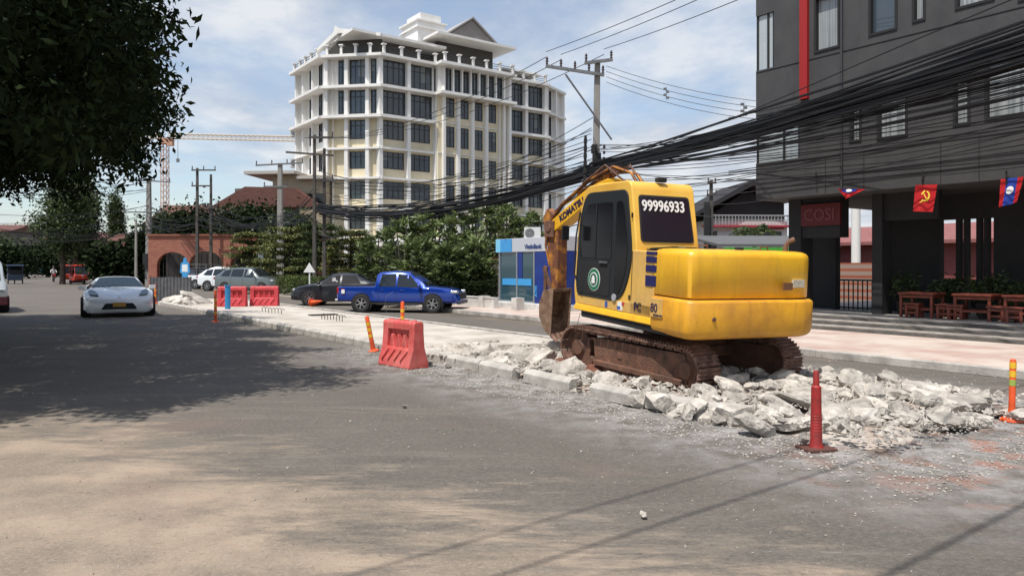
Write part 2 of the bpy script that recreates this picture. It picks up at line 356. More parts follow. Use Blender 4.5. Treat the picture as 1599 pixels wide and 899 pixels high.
for s_, n_, r_, t_, l_ in ((10.75, 6.74, .02, 0, 'kerb stone beside the big rocks left of the digger track, first loose one'), (9.7, 6.70, -.03, .0, 'straight kerb stone below the front of the digger track'),
                       (8.35, 6.66, .07, .03, 'kerb stone leaning a little under the middle of the digger track'), (7.0, 6.62, -.22, -.05, 'knocked kerb stone lying askew behind the digger track'),
                       (5.85, 6.75, .35, .05, 'broken kerb stone turned out of line at the near end of the rubble')):
    place_kerb(s_, n_, r_, t_, l_, z=.0)
# far side of the median, far pavement with kerb and paving
for i, s_ in enumerate(np.arange(13.2, 36, 1.0)):
    o = place_kerb(float(s_), 10.5, math.pi, label='kerb stone along the far edge of the median, towards the other carriageway'); o['group'] = 'far kerb stones of the median'
pvm = bpy.data.materials.new('pavers'); pvm.use_nodes = True; nt = pvm.node_tree; pb = nt.nodes['Principled BSDF']; pb.inputs['Roughness'].default_value = .9; g = N_('ShaderNodeNewGeometry')
vr = N_('ShaderNodeVectorRotate'); vr.inputs['Angle'].default_value = -math.atan2(U.y, U.x); nt.links.new(g.outputs['Position'], vr.inputs[0])
br = N_('ShaderNodeTexBrick'); br.inputs['Scale'].default_value = 1; br.inputs['Brick Width'].default_value = .4; br.inputs['Row Height'].default_value = .4; br.offset = 0; br.inputs['Mortar Size'].default_value = .012
br.inputs['Color1'].default_value = (.43, .28, .235, 1); br.inputs['Color2'].default_value = (.46, .36, .30, 1); br.inputs['Mortar'].default_value = (.3, .27, .24, 1); nt.links.new(vr.outputs[0], br.inputs[0])
nt.links.new(mixc(M_('MULTIPLY', ramp(noi(.8, 6), .42, .62), .75), br.outputs[0], (.55, .49, .42)), pb.inputs['Base Color'])
slab('pavement', [SN(-12, 13.15), SN(8, 13.15), SN(17, 14.4), SN(28.2, 14.7), SN(28.2, 25), SN(-12, 25)], 0, .145, pvm, 0)
mbk = MB(); pts = [(-12, 13.0), (8, 13.0), (17, 14.25), (28.2, 14.55)]
for (a, n0), (b, n1) in zip(pts, pts[1:]):
    p = [SN(a, n0), SN(b, n1), SN(b, n1+.16), SN(a, n0+.16)]; mbk.prism([(q.x, q.y) for q in p], 0, .155)
kb = mbk.build('pavement_kerb', kerbm, bevel=.02); struct(kb)
# near-side left pavement far down the street (under the trees)
slab('left_pavement', [SN(30, -3.3), SN(300, -3.3), SN(300, -9), SN(30, -9)], 0, .14, dusty, 0)
# ================================================================ DARK CAFE BUILDING
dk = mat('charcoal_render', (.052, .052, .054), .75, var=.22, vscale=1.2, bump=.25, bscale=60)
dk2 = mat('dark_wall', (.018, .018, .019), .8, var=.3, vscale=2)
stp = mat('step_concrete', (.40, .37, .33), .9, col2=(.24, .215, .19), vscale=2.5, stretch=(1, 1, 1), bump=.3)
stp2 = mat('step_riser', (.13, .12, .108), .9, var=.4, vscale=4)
curt = mat('curtain', (.55, .56, .55), .8, var=.35, vscale=9, stretch=(1, 1, .02))
wgl = mat('window_glass', (.05, .07, .09), .04, spec=.9)
NF = 18.2
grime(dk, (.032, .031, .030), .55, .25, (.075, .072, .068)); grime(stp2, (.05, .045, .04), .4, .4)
cafe = thing('cafe_building', 'charcoal grey cafe building with red vertical stripe and overhanging upper floors', 'building', SN(0, 0, 0), AU)
# local frame: x = across (n), y = along (s)
def cb(mb, n0, n1, s0, s1, z0, z1, mi=0): mb.b2(n0, n1, s0, s1, z0, z1, mi)
S0 = s_at(1181, NF); SR = -14.0
zb = [3.66, 4.72, 6.02, 7.38, 8.95, 11.5, 14]
wins = []      # s1(left) s0(right) z0 z1
def wn(px0, px1, z0, z1): wins.append((s_at(px1, NF), s_at(px0, NF), z0, z1))
zz = lambda px, py: z_at(px, py, NF)
wn(1327, 1346, zz(1336, 222), zz(1336, 144)); wn(1370, 1418, zz(1394, 216), zz(1394, 128)); wn(1489, 1516, zz(1503, 196), zz(1503, 97)); wn(1538, 1680, zz(1540, 188), zz(1540, 85))
wn(1272, 1312, zz(1272, 84), 8.95); wn(1357, 1402, zz(1357, 58), 8.95); wn(1425, 1446, zz(1425, 37), 8.95); wn(1492, 1554, zz(1492, 17), 8.95); wn(1590, 1700, 7.45, 8.95)
bayL = (s_at(1249, NF), S0); bayU = (s_at(1209, NF), S0)
allw = [(a, b, z0, z1) for a, b, z0, z1 in wins]+[(bayL[0], S0-.16, 4.72, 6.02), (bayU[0], S0-.16, 7.38, 8.95)]
facade = MB()
def wall_holes(mb, n0, n1, s0, s1, z0, z1, holes, mi=0):
    ss = sorted(set([s0, s1]+[x for h in holes for x in h[:2] if s0 < x < s1])); zs = sorted(set([z0, z1]+[x for h in holes for x in h[2:4] if z0 < x < z1]))
    for i in range(len(ss)-1):
        run = None
        for j in range(len(zs)-1):
            cs, cz = (ss[i]+ss[i+1])/2, (zs[j]+zs[j+1])/2
            if any(h[0] < cs < h[1] and h[2] < cz < h[3] for h in holes):
                if run is not None: cb(mb, n0, n1, ss[i], ss[i+1], run, zs[j], mi); run = None
            elif run is None: run = zs[j]
        if run is not None: cb(mb, n0, n1, ss[i], ss[i+1], run, zs[-1], mi)
wall_holes(facade, NF, NF+.3, SR, S0, 3.66, 11.5, [(bayL[0], S0+1, 4.72, 6.02), (bayU[0], S0+1, 7.38, 8.95)]+wins)
cb(facade, NF+.3, NF+8, S0-.3, S0, 3.66, 4.72); cb(facade, NF+.3, NF+8, S0-.3, S0, 6.02, 7.38); cb(facade, NF+.3, NF+8, S0-.3, S0, 8.95, 11.5)
cb(facade, NF+.3, NF+8, SR, S0-.3, 3.66, 3.9); cb(facade, NF+2.5, NF+8, SR, S0-1.2, 3.9, 11.4); cb(facade, NF, NF+8, SR, S0, 11.5, 11.8)
facade.build('facade', dk, cafe)
bayglass = mat('bay_glass', (.30, .36, .40), .05, spec=.9, col2=(.42, .46, .46), vscale=3, stretch=(6, 6, .05))
gl = MB()
cb(gl, NF+.06, NF+.09, bayL[0], S0-.06, 4.72, 6.02); cb(gl, NF+.09, NF+2.2, S0-.09, S0-.06, 4.72, 6.02); gl.build('corner_glazing', bayglass, cafe); gl = MB()
cb(gl, NF+.06, NF+.09, bayU[0], S0-.06, 7.38, 8.95); cb(gl, NF+.09, NF+2.2, S0-.09, S0-.06, 7.38, 8.95)
bayglass = mat('bay_glass', (.30, .36, .40), .05, spec=.9, col2=(.42, .46, .46), vscale=3, stretch=(6, 6, .05))
gl.build('corner_glazing', bayglass, cafe)
fr = MB()
for z0, z1, a in ((4.72, 6.02, bayL[0]), (7.38, 8.95, bayU[0])):
    for s_ in (a+.03, S0-.03, a+(S0-a)*.36): cb(fr, NF+.03, NF+.10, s_-.03, s_+.03, z0, z1)
fr.build('corner_frame', blackm, cafe)
for i, (a, b, z0, z1) in enumerate(wins):
    m = MB(); f = .06
    cb(m, NF-.025, NF+.2, a, a+f, z0, z1); cb(m, NF-.025, NF+.2, b-f, b, z0, z1); cb(m, NF-.025, NF+.2, a+f, b-f, z0, z0+f); cb(m, NF-.025, NF+.2, a+f, b-f, z1-f, z1)
    wo = m.build('window', blackm, cafe)
    m = MB(); cur = i not in (5,)
    k = max(3, int((b-a)/.07))
    cb(m, NF+.12, NF+.13, a+f, b-f, z0+f, z1-f); m.build('pane', wgl if not cur else mat('curtained_glass', (.40, .42, .42), .08, col2=(.16, .18, .19), vscale=4, stretch=(5, 5, .06), spec=.8), wo)
m = MB(); a, b = s_at(1264, NF), s_at(1252, NF); cb(m, NF-.10, NF-.002, a, b, zz(1258, 155), 9.6)
m.build('red_stripe', mat('red_panel', (.32, .010, .008), .5), cafe)
for z_ in (3.98, 4.66, 6.08, 7.32):
    m = MB(); cb(m, NF-.014, NF-.003, SR, S0 if z_ < 4.7 else S0-.02, z_, z_+.014); m.build('panel_joint', blackm, cafe)
for px in (1290, 1350, 1470, 1530):
    m = MB(); a = s_at(px, NF); cb(m, NF-.013, NF-.003, a, a+.012, 3.67, 4.655); m.build('panel_joint', blackm, cafe)
m = MB(); a = s_at(1345, NF)+.5; m.cyl((NF-.05, a, 3.7), (NF-.05, a, 11), .035, seg=8); m.build('drain_pipe', mat('pipe_dark', (.04, .04, .042), .5), cafe, smooth=50)
# ground floor: columns, recessed glass front, terrace, steps
T0 = .49
m = MB()
for k in range(3): cb(m, 17.4+.34*k, 17.4+.34*(k+1) if k < 2 else 26.5, SR, 14.2, .145+.115*k, .145+.115*(k+1))
m.build('terrace_step', stp, cafe)
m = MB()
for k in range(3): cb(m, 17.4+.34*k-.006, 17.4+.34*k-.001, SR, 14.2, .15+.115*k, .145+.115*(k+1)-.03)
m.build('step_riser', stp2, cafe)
m = MB(); NG = 20.1
def col(px0, px1, n, dn=.5): cb(m, n, n+dn, s_at(px1, n), s_at(px0, n), T0, 3.66)
col(1232, 1251, 18.9, .6); col(1362, 1378, 19.2, .5); col(1300, 1305, 20.4, .2)
cb(m, 18.95, 19.4, s_at(1312, 18.95), s_at(1251, 18.95), 2.55, 3.66)
cb(m, 20.6, 20.9, s_at(1304, 20.6), s_at(1240, 20.6), T0, 3.66)           # wall left of the opening
cb(m, 19.3, 19.5, s_at(1466, 19.3), s_at(1378, 19.3), 2.95, 3.66)
cb(m, 21.0, 21.2, SR, s_at(1378, 21), 3.0, 3.66)
cb(m, 21.0, 21.25, s_at(1468, 21), s_at(1362, 21), T0, 3.0)
cb(m, 21.0, 21.25, SR, s_at(1552, 21), T0, 3.0)
for px in (1496, 1508, 1528, 1540): cb(m, 21.0, 21.2, s_at(px, 21)-.05, s_at(px, 21)+.05, T0, 3.0)
cb(m, 24.4, 24.7, s_at(1600, 24.5), s_at(1470, 24.5), T0, 1.35)
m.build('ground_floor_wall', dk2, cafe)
m = MB(); cb(m, 21.1, 21.13, s_at(1552, 21.1), s_at(1468, 21.1), 1.1, 3.0)
# open frames: nothing but slender mullions, the yard behind shows through
a, b = s_at(1362, 20.5), s_at(1304, 20.5)
m = MB()
for k in range(9): cb(m, 20.5, 20.53, b+(a-b)*k/8-.012, b+(a-b)*k/8+.012, T0, 1.35)
cb(m, 20.49, 20.54, a, b, 1.33, 1.38); cb(m, 20.49, 20.54, a, b, T0+.05, T0+.09)
m.build('railing', blackm, cafe)
# sign
sg = thing('cafe_sign', 'dark red rectangular sign with worn letters beside the cafe entrance', 'sign', SN(0, 0), AU)
m = MB(); a, b = s_at(1312, 18.85), s_at(1251, 18.85); cb(m, 18.85, 18.945, a, b, z_at(1280, 352, 18.85), z_at(1280, 318, 18.85))
m.build('sign_board', mat('sign_red', (.09, .006, .008), .5), sg, bevel=.01)
text('COSI', (18.84, b-.10, z_at(1280, 344, 18.85)), (0, -1, 0), (0, 0, 1), .46, mat('sign_letter', (.14, .03, .032), .5), sg, bold=.012, squash=.9)
# flags hanging from the fascia edge
lao_r = mat('flag_red', (.62, .015, .02), .7, trans=.25); lao_b = mat('flag_blue', (.02, .06, .42), .7, trans=.25); lao_w = mat('flag_white', (.8, .8, .8), .7); yel = mat('flag_yellow', (.85, .6, .05), .7)
def cloth(mb, fn, nu, nv, mi):
    vs = [fn(i/nu, j/nv) for j in range(nv+1) for i in range(nu+1)]
    mb.add(vs, [(j*(nu+1)+i, j*(nu+1)+i+1, (j+1)*(nu+1)+i+1, (j+1)*(nu+1)+i) for j in range(nv) for i in range(nu)], mi)
def pflag(label, quadpx, n, kind):
    """quadpx: four photo corners tl,tr,br,bl turned into real points on the plane n"""
    q = [Vector((n-.03*(k > 1), s_at(px, n), z_at(px, py, n))) for k, (px, py) in enumerate(quadpx)]
    root = thing('flag', label, 'flag', SN(0, 0), AU)
    def f(u, v, off=0.0):
        p = q[0].lerp(q[1], u).lerp(q[3].lerp(q[2], u), v); p.x += .035*math.sin(u*9+v*2)*v - off; return p
    mb = MB()
    if kind == 'lao':
        for a, b, i in ((0, .25, 0), (.25, .75, 1), (.75, 1, 0)): cloth(mb, lambda u, v, a=a, b=b: f(a+(b-a)*u, v), 8, 10, i)
        mb.build('cloth', [lao_r, lao_b], root, fix=False)
        mb = MB(); mb.add([f(.5+.17*math.cos(t), .45+.15*math.sin(t), .012) for t in np.linspace(0, 2*math.pi, 20)[:-1]], [list(range(19))]); mb.build('disc', lao_w, root, fix=False)
    elif kind == 'lao_low':
        cloth(mb, lambda u, v: f(u, v), 10, 8, 0); mb.build('cloth', [lao_r], root, fix=False)
        mb = MB(); cloth(mb, lambda u, v: f(.12+.6*u, .02+.55*v*(1-abs(u-.5)), .008), 8, 4, 0); mb.build('blue_band', lao_b, root, fix=False)
        mb = MB(); mb.add([f(.42+.13*math.cos(t), .22+.2*math.sin(t), .018) for t in np.linspace(0, 2*math.pi, 16)[:-1]], [list(range(15))]); mb.build('disc', lao_w, root, fix=False)
    else:
        cloth(mb, lambda u, v: f(u, v), 14, 10, 0); mb.build('cloth', [lao_r], root, fix=False)
        mb = MB(); c0 = (.54, .42); 
        out = [(c0[0]+.20*math.cos(t), c0[1]+.20*math.sin(t)) for t in np.linspace(R(-75), R(130), 16)]; inn = [(c0[0]-.03+.155*math.cos(t), c0[1]-.01+.155*math.sin(t)) for t in np.linspace(R(130), R(-70), 16)]
        mb.add([f(a, b, .012) for a, b in out+inn], [(i, i+1, 30-i, 31-i) for i in range(15)])
        def bar(a, b, wd):
            a = Vector(a); b = Vector(b); d = (b-a).normalized()*wd; e = Vector((-d.y, d.x)); mb.add([f(p.x, p.y, .014) for p in (a+e, b+e, b-e, a-e)], [(0, 1, 2, 3)])
        bar((.42, .28), (.66, .60), .022); bar((.36, .36), (.50, .22), .035); bar((.44, .60), (.34, .68), .022)
        mb.build('emblem', yel, root, fix=False)
    return root
pflag('red and blue flag with white disc tucked under the eave near the red sign', [(1309, 295), (1352, 295), (1336, 304), (1322, 311)], NF-.08, 'lao_low')
pflag('red flag with yellow hammer and sickle under the cafe eave', [(1430, 289), (1464, 288), (1459, 331), (1426, 330)], NF-.08, 'ham')
pflag('red and blue flag with white disc at the right end of the cafe eave', [(1563, 280), (1599, 276), (1590, 316), (1560, 324)], NF-.08, 'lao')
for px in (1278, 1444, 1575):
    m = MB(); p = SN(s_at(px, NF), NF-.1, z_at(px, 275, NF)); m.cyl(p-Vector((0, 0, .18)), p+Vector((0, 0, .12)), .018); m.cyl(p-Vector((0, 0, .02)), p+NN*.12-Vector((0, 0, .02)), .012)
    o = m.build('flag_bracket', blackm); tag(o, {1278: 'small black bracket on the eave above the red sign', 1444: 'small black bracket on the eave above the hammer flag', 1575: 'small black bracket on the eave above the right flag'}[px], 'bracket', 'flag brackets on the eave')
# wooden bar tables and stools
wood = mat('red_wood', (.19, .04, .02), .5, var=.4, vscale=8)
def frame_furn(name, w_, d_, h, th, name_top):
    e = thing(name, 'x', name)
    m = MB(); m.box((0, 0, h-th/2), (w_, d_, th)); m.build(name_top, wood, e, bevel=.006)
    for sx in (-1, 1):
        for sy in (-1, 1):
            m = MB(); m.box((sx*(w_/2-.06), sy*(d_/2-.06), (h-th)/2), (.06, .06, h-th)); m.build('leg', wood, e, bevel=.004)
    m = MB()
    for sx in (-1, 1): m.box((sx*(w_/2-.06), 0, h*.35), (.035, d_-.18, .05))
    for sy in (-1, 1): m.box((0, sy*(d_/2-.06), h*.35), (w_-.18, .035, .05))
    for sx in (-1, 1): m.box((sx*(w_/2-.06), 0, h-th-.05), (.035, d_-.18, .06))
    for sy in (-1, 1): m.box((0, sy*(d_/2-.06), h-th-.05), (w_-.18, .035, .06))
    m.build('rail', wood, e, bevel=.003); return e
tb = frame_furn('bar_table', .7, .85, .62, .05, 'tabletop'); st = frame_furn('stool', .34, .38, .36, .04, 'seat')
tabs = [(1440, 'reddish wooden table nearest the cafe column'), (1527, 'reddish wooden table in the middle of the terrace'), (1608, 'reddish wooden table at the right edge of the terrace')]
for i, (px, l) in enumerate(tabs):
    o = tb if i == 0 else copy_tree(tb)
    o.location = SN(s_at(px, 19.0), 19.0, T0); o.rotation_euler.z = AU; o['label'] = l; o['category'] = 'table'; o['group'] = 'wooden tables on the cafe terrace'
sts = [(1428, 18.75, 'low wooden stool left of the table nearest the column'), (1477, 18.8, 'left one of two low wooden stools between the terrace tables'), (1493, 18.8, 'right one of two low wooden stools between the terrace tables'), (1556, 18.8, 'low wooden stool right of the middle terrace table'), (1583, 18.75, 'low wooden stool left of the rightmost terrace table')]
for i, (px, n, l) in enumerate(sts):
    o = st if i == 0 else copy_tree(st)
    o.location = SN(s_at(px, n), n, T0); o.rotation_euler.z = AU+.1*i; o['label'] = l; o['category'] = 'stool'; o['group'] = 'wooden stools on the cafe terrace'
# ================================================================ EXCAVATOR
yl = mat('excavator_yellow', (.84, .475, .022), .38, col2=(.74, .385, .02), vscale=1.6, bump=.05, bscale=50, coat=.08)
yl2 = mat('faded_yellow', (.76, .46, .10), .5, col2=(.62, .35, .07), vscale=2.2, bump=.08, coat=.1)
ylr = mat('rusty_yellow', (.52, .22, .03), .65, col2=(.15, .055, .028), vscale=5, bump=.4, detail=9, lo=.46, hi=.62)
cwm = mat('counterweight_yellow', (.76, .37, .02), .45, col2=(.46, .20, .025), vscale=1.3, bump=.08, coat=.05, detail=8)
rust = mat('rusty_steel', (.16, .07, .04), .75, col2=(.055, .03, .022), vscale=7, bump=.5, detail=8)
shoem = mat('track_steel', (.27, .16, .12), .65, .2, col2=(.085, .04, .028), vscale=9, bump=.5, detail=8)
blue = mat('decal_blue', (.012, .012, .09), .5); white = mat('white_paint', (.78, .78, .76), .5); navy = mat('decal_navy', (.02, .012, .05), .5)
hose = mat('hydraulic_hose', (.02, .018, .016), .5)
grime(yl, (.34, .17, .035), .30, .35); grime(yl2, (.28, .15, .05), .4, .5, (.55, .40, .20)); grime(cwm, (.28, .13, .03), .42, .5); grime(shoem, (.06, .03, .02), 0, .4, (.34, .19, .13)); grime(rust, (.03, .02, .015), 0, .5, (.26, .14, .09))
EXA = R(35); XC = (2.56, 11.55); Z0 = .07
ex = thing('excavator', 'yellow crawler excavator with dusty rusty tracks standing on the broken median', 'excavator', (XC[0], XC[1], Z0))
ex.rotation_mode = 'QUATERNION'
ex.rotation_quaternion = (RZ(EXA) @ Matrix.Rotation(R(3.2), 4, 'X')).to_quaternion()
# --- tracks
def track(side):
    xs = side*.93; Lh = 1.12; r = .31; zc = .33; W = .45
    per = 4*Lh+2*math.pi*r; ns = 40
    def path(d):
        d %= per
        if d < 2*Lh: return (-Lh+d, zc+r, 0.0)
        d -= 2*Lh
        if d < math.pi*r: a = d/r; return (Lh+r*math.sin(a), zc+r*math.cos(a), -a)
        d -= math.pi*r
        if d < 2*Lh: return (Lh-d, zc-r, -math.pi)
        d -= 2*Lh; a = d/r; return (-Lh-r*math.sin(a), zc-r*math.cos(a), -math.pi-a)
    m = MB(); st_ = per/ns
    for i in range(ns):
        y, z, a = path(i*st_); M = T(xs, y, z) @ Matrix.Rotation(a, 4, 'X')
        m.add(*_bx(W, st_*.93, .022), 0, M)
        for q in (-.36, 0, .36): m.add(*_bx(W*.98, .016, .03), 0, M @ T(0, q*st_, .022))
        for q in (-.09, .09): m.add(*_bx(.045, st_*.8, .06), 0, M @ T(q, 0, -.04))
    t = m.build('track', shoem, ex)
    m = MB(); m.prism(rpoly([(-Lh-.05, zc-.20), (Lh-.42, zc-.20), (Lh-.36, zc+.20), (-Lh-.0, zc+.22)], .06), xs-.13, xs+.19*0+.13, 'x'); m.prism([(-Lh, zc-.13), (Lh-.45, zc-.13), (Lh-.45, zc-.21), (-Lh, zc-.21)], xs+side*.10, xs+side*.20, 'x'); m.box((xs+side*.135, .15, zc), (.02, .10, .09))
    fr_ = m.build('track_frame', rust, t, bevel=.02)
    for yy, nm, rr in ((Lh, 'idler', .27), (-Lh, 'sprocket', .26)):
        m = MB(); m.cyl((xs-.10, yy, zc), (xs+.10, yy, zc), rr, seg=28); m.cyl((xs+side*.10, yy, zc), (xs+side*.15, yy, zc), .15, .12, seg=20)
        if nm == 'sprocket':
            for k in range(11): a = 2*math.pi*k/11; m.box((xs, yy+math.cos(a)*.28, zc+math.sin(a)*.28), (.05, .06, .06), rot=Matrix.Rotation(a, 4, 'X'))
        m.build(nm, rust, t, smooth=40)
    for k in range(5):
        m = MB(); yy = -.84+k*.42; m.cyl((xs-.14, yy, .14), (xs+.14, yy, .14), .085, seg=16); m.build('roller', rust, t, smooth=40)
    return t
def _bx(a, b, c):
    return ([(sx*a/2, sy*b/2, sz*c/2) for sz in (-1, 1) for sy in (-1, 1) for sx in (-1, 1)], [(0, 2, 3, 1), (4, 5, 7, 6), (0, 1, 5, 4), (2, 6, 7, 3), (0, 4, 6, 2), (1, 3, 7, 5)])
track(-1); track(1)
m = MB(); m.box((0, 0, .45), (1.45, .8, .26)); m.box((0, .35, .40), (1.5, .22, .18)); m.box((0, -.35, .40), (1.5, .22, .18)); m.cyl((0, 0, .55), (0, 0, .82), .46, seg=32)
m.build('undercarriage', rust, ex, bevel=.02)
# --- upper structure, slewed to the right of the tracks
UP = RZ(R(-10))
DZ = .0
def um(extra=None): return MB(UP @ T(0, 0, DZ) @ extra if extra else UP @ T(0, 0, DZ))
m = um(); m.prism(rpoly([(-1.12, 1.15), (1.12, 1.15), (1.12, -1.3), (.8, -1.55), (-.8, -1.55), (-1.12, -1.3)], .15), .80, .93); m.build('deck', blackm, ex, bevel=.015)
# bright skirt ledge along the left side
m = um(); m.prism([(-1.15, .90), (-1.12, 1.0), (-1.0, 1.0), (-1.0, .90)], -.92, 1.28, 'y'); m.prism([(1.15, .90), (1.12, 1.0), (1.0, 1.0), (1.0, .90)], -.92, 1.28, 'y')
m.build('side_skirt', yl, ex, bevel=.02)
# lower left body panel (under the cab) and right side boxes
m = um(); m.b2(-1.11, -.15, -.86, 1.20, 1.0, 1.17); m.build('sill_panel', yl2, ex, bevel=.015)
m = um(); m.b2(.42, 1.10, -.86, 1.12, .93, 1.72); m.build('side_cover', yl, ex, bevel=.06, seg=3)
m = um(); m.b2(-.13, .40, -.8, .55, .9, 1.30); m.build('swing_frame', yl2, ex, bevel=.02)
# left panel between cab and counterweight carrying the louvres
m = um(); m.prism(rpoly([(-1.11, -.30), (-1.11, -.86), (-.1, -.86), (-.1, -.30)], [.0, .05, 0, 0]), 1.0, 1.93); m.build('rear_side_panel', yl2, ex, bevel=.02)
# engine hood
hood = rpoly([(-1.115, -.87), (1.115, -.87), (1.115, -1.62), (-1.115, -1.62)], [0, 0, .30, .13], 8)
hood = [(x, y-.14*(1-(x/1.12)**2)*(1 if y < -1.2 else 0)) for x, y in hood]
m = um(); m.stack(hood, [(1.34, .012), (1.352, 0), (1.88, .0), (1.925, .010), (1.955, .035), (1.974, .08), (1.983, .16)]); m.build('engine_hood', yl, ex, smooth=50)
m = um(); m.prism([(x*.985, -.85+(y+.85)*.985) for x, y in hood], 1.31, 1.38); m.build('hood_seam', blackm, ex)
cw = rpoly([(-1.15, -.88), (1.13, -.88), (1.15, -1.72), (-1.17, -1.70)], [0, 0, .36, .14], 9)
cw = [(x, y-.15*(1-(x/1.2)**2)*(1 if y < -1.25 else 0)) for x, y in cw]
m = um(); m.stack(cw, [(.80, .16), (.806, .09), (.826, .045), (.865, .015), (.92, 0), (1.285, 0), (1.305, .012), (1.322, .04)]); m.build('counterweight', cwm, ex, smooth=50)
# cab
cabp = rpoly([(-.50, .98), (1.30, .98), (1.36, 1.25), (1.28, 2.42), (1.08, 2.91), (-.20, 2.95), (-.40, 2.0)], [.03, .05, .1, .2, .16, .14, .1], 6)
m = um(); m.prism(cabp, -1.10, .03, 'x'); cabo = m.build('cab', mat('cab_yellow', (.82, .50, .085), .42, col2=(.70, .38, .05), vscale=1.4, bump=.05, coat=.2), ex, bevel=.055, seg=4)
m = um(); m.prism(rpoly([(-1.0, 0.0), (-.06, 0.0), (-.06, .96), (-1.0, .96)], .1), 2.91, 2.955); m.build('cab_roof_panel', yl, ex, bevel=.02)
# door: black frame + window + lower panel
xl = -1.105
door = rpoly([(-.06, 1.14), (1.22, 1.14), (1.28, 1.35), (1.21, 2.40), (1.03, 2.80), (-.14, 2.82), (-.30, 2.0), (-.30, 1.62)], [.28, .08, .1, .25, .16, .14, .1, .3], 7)
m = um(); m.prism(door, xl-.016, xl+.02, 'x'); dr = m.build('door', mat('door_frame', (.018, .021, .023), .5, spec=.3), cabo, bevel=.012)
def dglass(poly, r, off, nm, mt, par=dr):
    m = um(); m.prism(rpoly(poly, r, 5), xl-off, xl-off+.012, 'x'); return m.build(nm, mt, par, bevel=.004)
cabglass = mat('cab_glass', (.008, .008, .010), .15, spec=.25)
dglass([(.22, 1.76), (1.15, 1.76), (1.11, 2.36), (.98, 2.62), (.22, 2.64)], [.06, .05, .1, .14, .06], .022, 'door_window', cabglass)
dglass([(-.02, 1.25), (.12, 1.25), (.12, 2.65), (-.06, 2.65), (-.21, 2.0), (-.19, 1.6)], [.1, .04, .06, .1, .1, .15], .022, 'side_window', cabglass)
m = um(); m.b2(xl-.03, xl-.014, .66, .685, 1.77, 2.62); m.build('window_bar', blackm, dr)
dglass([(.24, 1.20), (1.10, 1.20), (1.14, 1.62), (1.0, 1.69), (.24, 1.69)], [.05, .05, .08, .1, .06], .024, 'door_panel', blackm)
m = um(); m.b2(xl-.05, xl-.02, .30, .52, 1.70, 1.73); m.build('handle', steel, dr)
# round green sticker on the door
def disc(r, off, nm, mt, cy=.68, cz=1.43, r0=0):
    m = um(); m.cyl((xl-off, cy, cz), (xl-off+.004, cy, cz), r, seg=36); return m.build(nm, mt, dr)
grn = mat('sticker_green', (.01, .16, .07), .5)
disc(.180, .030, 'sticker', white); disc(.170, .033, 'sticker', grn); disc(.115, .036, 'sticker', white)
disc(.098, .039, 'sticker', mat('sticker_dark', (.03, .10, .07), .5)); 
m = um(); m.prism(rpoly([(.63, 1.37), (.73, 1.37), (.72, 1.47), (.68, 1.50), (.64, 1.46)], .02), xl-.044, xl-.040, 'x'); m.build('sticker', white, dr)
m = um(); m.cyl((xl-.004, .92, 1.08), (xl+.001, .92, 1.08), .03, seg=18); m.cyl((xl-.004, .10, 1.2), (xl-.03, .10, 1.2), .055, seg=20); m.build('sticker', mat('sticker_grey', (.35, .36, .38), .5), ex)
# rear window
def rearpt(x, z):
    zs = [(.98, -.50), (2.0, -.40), (2.95, -.20)]
    for (z0, y0), (z1, y1) in zip(zs, zs[1:]):
        if z <= z1: break
    return (x, y0+(y1-y0)*(z-z0)/(z1-z0), z)
def rearplate(poly, off, nm, mt, par=cabo, th=.01):
    m = um(); a = [Vector(rearpt(x, z))-Vector((0, off, 0)) for x, z in poly]; n = len(a)
    m.add(a+[p+Vector((0, th, 0)) for p in a], [list(range(n)), list(range(n, 2*n))]+[(i, (i+1) % n, n+(i+1) % n, n+i) for i in range(n)]); return m.build(nm, mt, par)
rearplate(rpoly([(-1.02, 2.05), (-.06, 2.05), (-.09, 2.74), (-1.0, 2.74)], .06), .012, 'rear_window', mat('rubber_seal', (.02, .02, .02), .7))
rearplate(rpoly([(-.995, 2.075), (-.085, 2.075), (-.115, 2.715), (-.975, 2.715)], .05), .018, 'rear_glass', mat('purple_glass', (.020, .014, .022), .12, spec=.7))
sl_ = Vector((0, .18, .90)).normalized()
U3 = UP.to_3x3()
p = UP @ (Vector(rearpt(-.965, 2.51))-Vector((0, .026, 0))+Vector((0, 0, DZ)))
text('99996933', p, U3 @ Vector((1, 0, 0)), U3 @ sl_, .225, white, ex, depth=.003, bold=.0055, squash=.86)
# louvres and lettering
m = None
for k, (z0, h) in enumerate(((1.88, .045), (1.77, .085), (1.64, .095), (1.44, .15))):
    m = um(); m.b2(-1.121, -1.09, -.93, -.68, z0, z0+h); m.build('louvre', blue, ex)
def ptext(s, x, y, z, size, mt, bold=.004, squash=1.0, xd=(0, -1, 0)):
    p = UP @ Vector((x, y, z+DZ)); return text(s, p, U3 @ Vector(xd), (0, 0, 1), size, mt, ex, depth=.002, bold=bold, squash=squash)
ptext('PC', -1.122, -.42, 1.07, .16, navy, .003, .95)
m = um(); m.b2(-1.1715, -1.150, -1.17, -.90, 1.03, 1.29); m.b2(-1.128, -1.10, -.90, -.86, 1.0, 1.42); m.build('corner_panel', yl2, ex, bevel=.004)
ptext('80', -1.174, -.90, 1.10, .17, navy, .003, .95)
ptext('KOMATSU', -1.174, -.97, 1.045, .045, navy, .001)
m = um()
for y0, z0, w1, h1, c in ((-.05, 1.02, .13, .13, 0), (-.02, 1.03, .09, .05, 1), (-.13, 1.10, .06, .05, 2), (.33, 1.03, .07, .09, 1)):
    m.b2(-1.114-.001*c, -1.105, y0-w1/2, y0+w1/2, z0, z0+h1, c)
m.build('sticker', [white, mat('sticker_blue', (.05, .1, .35), .5), mat('sticker_red', (.5, .05, .04), .5), blackm], ex)
